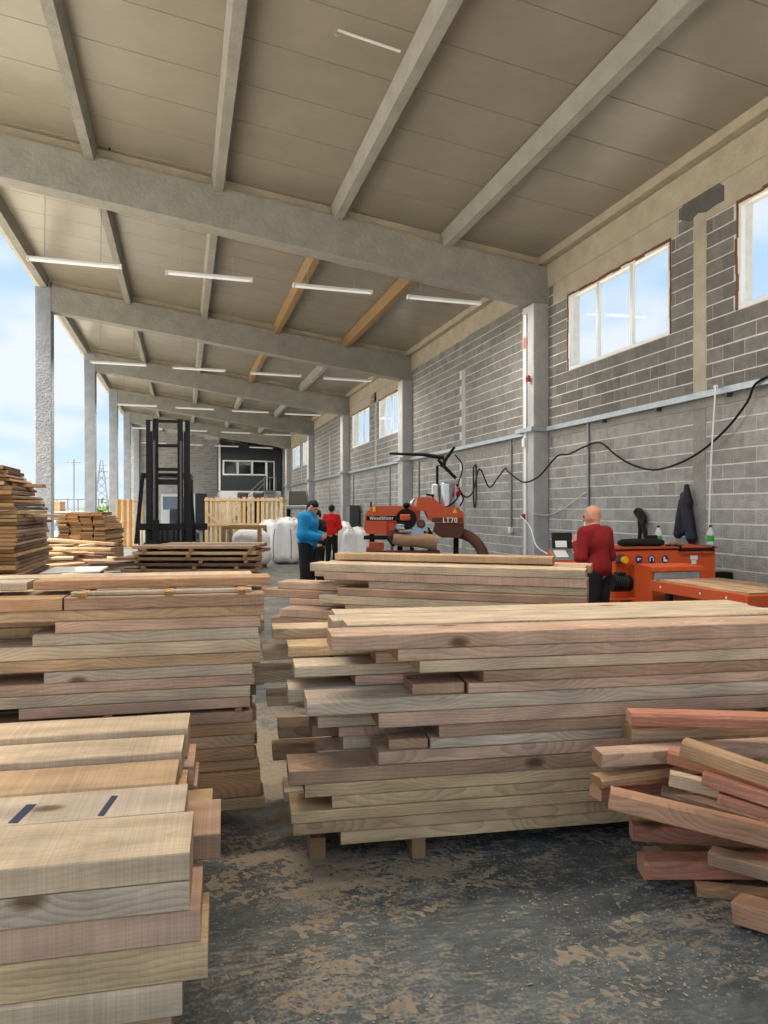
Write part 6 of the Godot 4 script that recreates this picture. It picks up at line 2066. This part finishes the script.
func build_yard() -> void:
	# things outside the open side, far off
	M.leaf = mat(Color(0.36, 0.45, 0.20), 0.9)
	var cr := thing("pallet_crate", "orange-tan slatted crate standing behind the squat slab wood pile", "crate", at(-2.281, 0.000, 31.707), TURN)
	for k in 7:
		slat(cr, "slat", Vector3(-0.34 + 0.115 * k, 0.05, 0), Vector3(-0.34 + 0.115 * k, 1.98, 0), 0.095, 0.03, mat(Color(0.72, 0.50, 0.28), 0.8) if k % 2 else M.slat_wood)
	for k in 3:
		slat(cr, "rail", Vector3(-0.40, [0.1, 1.0, 1.9][k], -0.04), Vector3(0.42, [0.1, 1.0, 1.9][k], -0.04), 0.03, 0.10, M.slat_wood)
	for s in 2:
		slat(cr, "rail", Vector3([-0.38, 0.40][s], 1.9, -0.05), Vector3([-0.38, 0.40][s], 1.9, -0.9), 0.05, 0.08, M.slat_wood)
		slat(cr, "post", Vector3([-0.38, 0.40][s], 0, -0.9), Vector3([-0.38, 0.40][s], 1.95, -0.9), 0.06, 0.06, M.slat_wood)
	# parked car seen between the columns
	var car := thing("parked_car", "pale blue car parked in the yard beyond the first open-side column", "car", at(-6.620, 0.000, 47.394), 1.1)
	var m := MB.new()
	m.prism(Transform3D.IDENTITY, PackedVector2Array([Vector2(-2.1, 0.35), Vector2(2.1, 0.35), Vector2(2.15, 0.7), Vector2(1.3, 0.92), Vector2(0.7, 1.42), Vector2(-0.9, 1.45), Vector2(-1.7, 0.98), Vector2(-2.12, 0.85)]), 1.7)
	put("car_body", m.mesh(mat(Color(0.42, 0.58, 0.74), 0.3)), car)
	m = MB.new()
	m.prism(Transform3D.IDENTITY, PackedVector2Array([Vector2(1.05, 0.95), Vector2(0.62, 1.36), Vector2(-0.85, 1.38), Vector2(-1.4, 0.98)]), 1.72)
	put("car_window", m.mesh(M.dark_glass), car)
	for k in 4:
		m = MB.new()
		disc(m, Vector3([-1.35, 1.35][k % 2], 0.33, [-0.8, 0.8][k / 2]), 0.33, 0.2, 18)
		put("wheel", m.mesh(M.black_soft), car)
	# stacked timber far off
	var f := Frame.new(-10.1, 60.0, 10.0)
	for k in 8:
		lay(f, 0, 1.2, 0.0 + 0.27 * k, 0.26 + 0.27 * k, 0, 1.2, ["tan", "golden", "orange-tan"][k % 3], "%s bundle of timber in the far yard stack, %s from the top" % [["tan", "golden", "orange-tan"][k % 3], ORD[7 - k]], "far timber bundles in the yard", 0, "timber_bundle", "timber")
	# railing with posts
	var fe := thing("yard_railing", "low grey railing with posts crossing the yard beyond the columns", "railing", at(-14.0, 0, 74.0), 0.15)
	for k in 16:
		slat(fe, "post", Vector3(0.9 * k, 0, 0), Vector3(0.9 * k, 2.6, 0), 0.10, 0.10, M.steel)
	for k in 2:
		slat(fe, "rail", Vector3(0, [1.3, 2.5][k], 0), Vector3(13.6, [1.3, 2.5][k], 0), 0.08, 0.10, M.steel)
	# street lamp posts and pylon against the sky
	var lp := thing("yard_lamp", "thin lamp post far off between the first two columns", "lamp post", at(-13.549, 0.000, 102.125))
	tube_part("pole", lp, [Vector3.ZERO, Vector3(0, 8.0, 0)], 0.09, M.steel, 6)
	slat(lp, "crossarm", Vector3(-0.9, 7.6, 0), Vector3(0.9, 7.6, 0), 0.1, 0.1, M.steel)
	var py := thing("power_pylon", "lattice steel pylon far away between the second and third columns", "pylon", at(-35.215, 0.000, 351.531))
	for q in [[-1, -1], [1, -1], [1, 1], [-1, 1]]:
		slat(py, "leg", Vector3(q[0] * 3.2, 0, q[1] * 3.2), Vector3(q[0] * 0.4, 23.5, q[1] * 0.4), 0.28, 0.28, M.steel)
	for k in 6:
		var y := 3.4 * k
		var a := lerpf(3.2, 0.4, y / 23.5)
		var b := lerpf(3.2, 0.4, (y + 3.4) / 23.5)
		for s in [-1.0, 1.0]:
			slat(py, "brace", Vector3(-a, y, s * a), Vector3(b, y + 3.4, s * b), 0.16, 0.16, M.steel)
			slat(py, "brace", Vector3(a, y, s * a), Vector3(-b, y + 3.4, s * b), 0.16, 0.16, M.steel)
	for k in 3:
		slat(py, "crossarm", Vector3(-3.4 + 0.5 * k, 15.5 + 2.8 * k, 0), Vector3(3.4 - 0.5 * k, 15.5 + 2.8 * k, 0), 0.28, 0.28, M.steel)
	# bushes
	for k in 3:
		var b := thing("bush", ["green bush at the foot of the far pylon", "low olive bush further out past the first column", "green bush behind the pale crate in the yard"][k], "bush", [at(-7.086, 0.000, 70.318), at(-25.576, 0.000, 131.299), at(-7.702, 0.000, 89.138)][k])
		m = MB.new()
		for i in 260:
			var u := Vector3(rng.randfn(0, 0.8), absf(rng.randfn(0.9, 0.55)), rng.randfn(0, 0.8))
			var n := Vector3(rng.randfn(), rng.randfn(), rng.randfn()).normalized()
			var s := n.cross(Vector3.UP).normalized() * 0.16
			var w := n.cross(s).normalized() * 0.24
			m.tri(u - s, u + s, u + w, n, n, n)
			m.tri(u - s, u + s, u - w, n, n, n)
		var lf := put("foliage", m.mesh(M.leaf), b)
		lf.set_meta("kind", "stuff")
		tube_part("stem", b, [Vector3.ZERO, Vector3(0, 1.0, 0)], 0.06, M.bark, 6)

func build_floor_dust() -> void:
	# drifts of sawdust: a thin rough sheet that rises through the floor where the dust lies deep
	var n1 := noise(301, 0.8, 4)
	var n2 := noise(302, 5.0, 4)
	var n3 := noise(303, 26.0, 2)
	var cell := 0.016
	var nx := 235
	var nd := 260
	var v := PackedVector3Array()
	var idx := PackedInt32Array()
	for k in nd + 1:
		for i in nx + 1:
			var x := -0.45 + i * cell + 0.004 * n3.get_noise_2d(i * 3.1, k * 1.7)
			var d := 2.0 + k * cell
			# wheel and broom streaks run slantwise
			var st := n2.get_noise_2d((x + d * 0.5) * 0.35, (d - x * 0.35) * 1.6)
			var at_base := smoothstep(2.75, 3.35, d) * (1.0 - smoothstep(1.9, 2.5, x)) * smoothstep(-0.2, 0.7, x) * 0.36
			var e := n1.get_noise_2d(x, d) * 0.55 + st * 0.55 + n2.get_noise_2d(x, d + 9.0) * 0.32 + n3.get_noise_2d(x, d) * 0.62 + at_base + 0.30 * smoothstep(3.7, 4.3, d) - 0.36
			v.append(at(x, clampf(e * 0.010, -0.01, 0.004), d))
	for k in nd:
		for i in nx:
			var q := k * (nx + 1) + i
			if maxf(maxf(v[q].y, v[q + 1].y), maxf(v[q + nx + 1].y, v[q + nx + 2].y)) > 0.0:
				idx.append_array(PackedInt32Array([q, q + nx + 1, q + 1, q + 1, q + nx + 1, q + nx + 2]))
	var arr := []
	arr.resize(Mesh.ARRAY_MAX)
	arr[Mesh.ARRAY_VERTEX] = v
	arr[Mesh.ARRAY_INDEX] = idx
	var s := SurfaceTool.new()
	var am := ArrayMesh.new()
	am.add_surface_from_arrays(Mesh.PRIMITIVE_TRIANGLES, arr)
	s.create_from(am, 0)
	s.generate_normals()
	var sm := s.commit()
	sm.surface_set_material(0, mat(Color(0.63, 0.57, 0.49), 0.95, 0, M.conc_tex, 6.0, true, normal_of(305, 256, 0.25, 2, 4.0), 0.8))
	var so := put("sawdust", sm, self)
	tag(so, "thin drifts of tan sawdust lying on the dark floor between the stacks", "sawdust", "", "stuff")

	# wood chips strewn over the floor
	var b := MB.new()
	b.bx(Vector3.ZERO, Vector3(0.009, 0.0012, 0.004))
	var cm := mat(Color(1, 1, 1), 0.9)
	cm.vertex_color_use_as_albedo = true
	var mm := MultiMesh.new()
	mm.transform_format = MultiMesh.TRANSFORM_3D
	mm.use_colors = true
	mm.mesh = b.mesh(cm)
	var spots := []
	while spots.size() < 16000:
		var x := rnd(-0.6, 3.4)
		var d := rnd(2.0, 6.0)
		var near_stack := 0.35 * smoothstep(2.75, 3.3, d) * (1.0 - smoothstep(1.7, 2.3, x))
		if n1.get_noise_2d(x, d) + near_stack + rnd(-0.35, 0.35) > 0.05:
			spots.append(at(x, 0.0035, d))
	mm.instance_count = spots.size()
	for i in spots.size():
		var sc := rnd(0.3, 1.1)
		if rng.randf() < 0.02:
			sc = 2.0
		mm.set_instance_transform(i, Transform3D(Basis(Vector3.UP, rng.randf() * TAU) * Basis(Vector3.RIGHT, rnd(-0.15, 0.15)) * Basis.from_scale(Vector3(sc, 1.0, sc)), spots[i]))
		var w := rnd(0.7, 1.05)
		mm.set_instance_color(i, Color(0.42 * w, 0.33 * w, 0.24 * w))
	var mi := MultiMeshInstance3D.new()
	mi.multimesh = mm
	mi.name = "wood_chips"
	add_child(mi)
	tag(mi, "tan wood chips strewn over the dark floor between the stacks", "wood chips", "", "stuff")
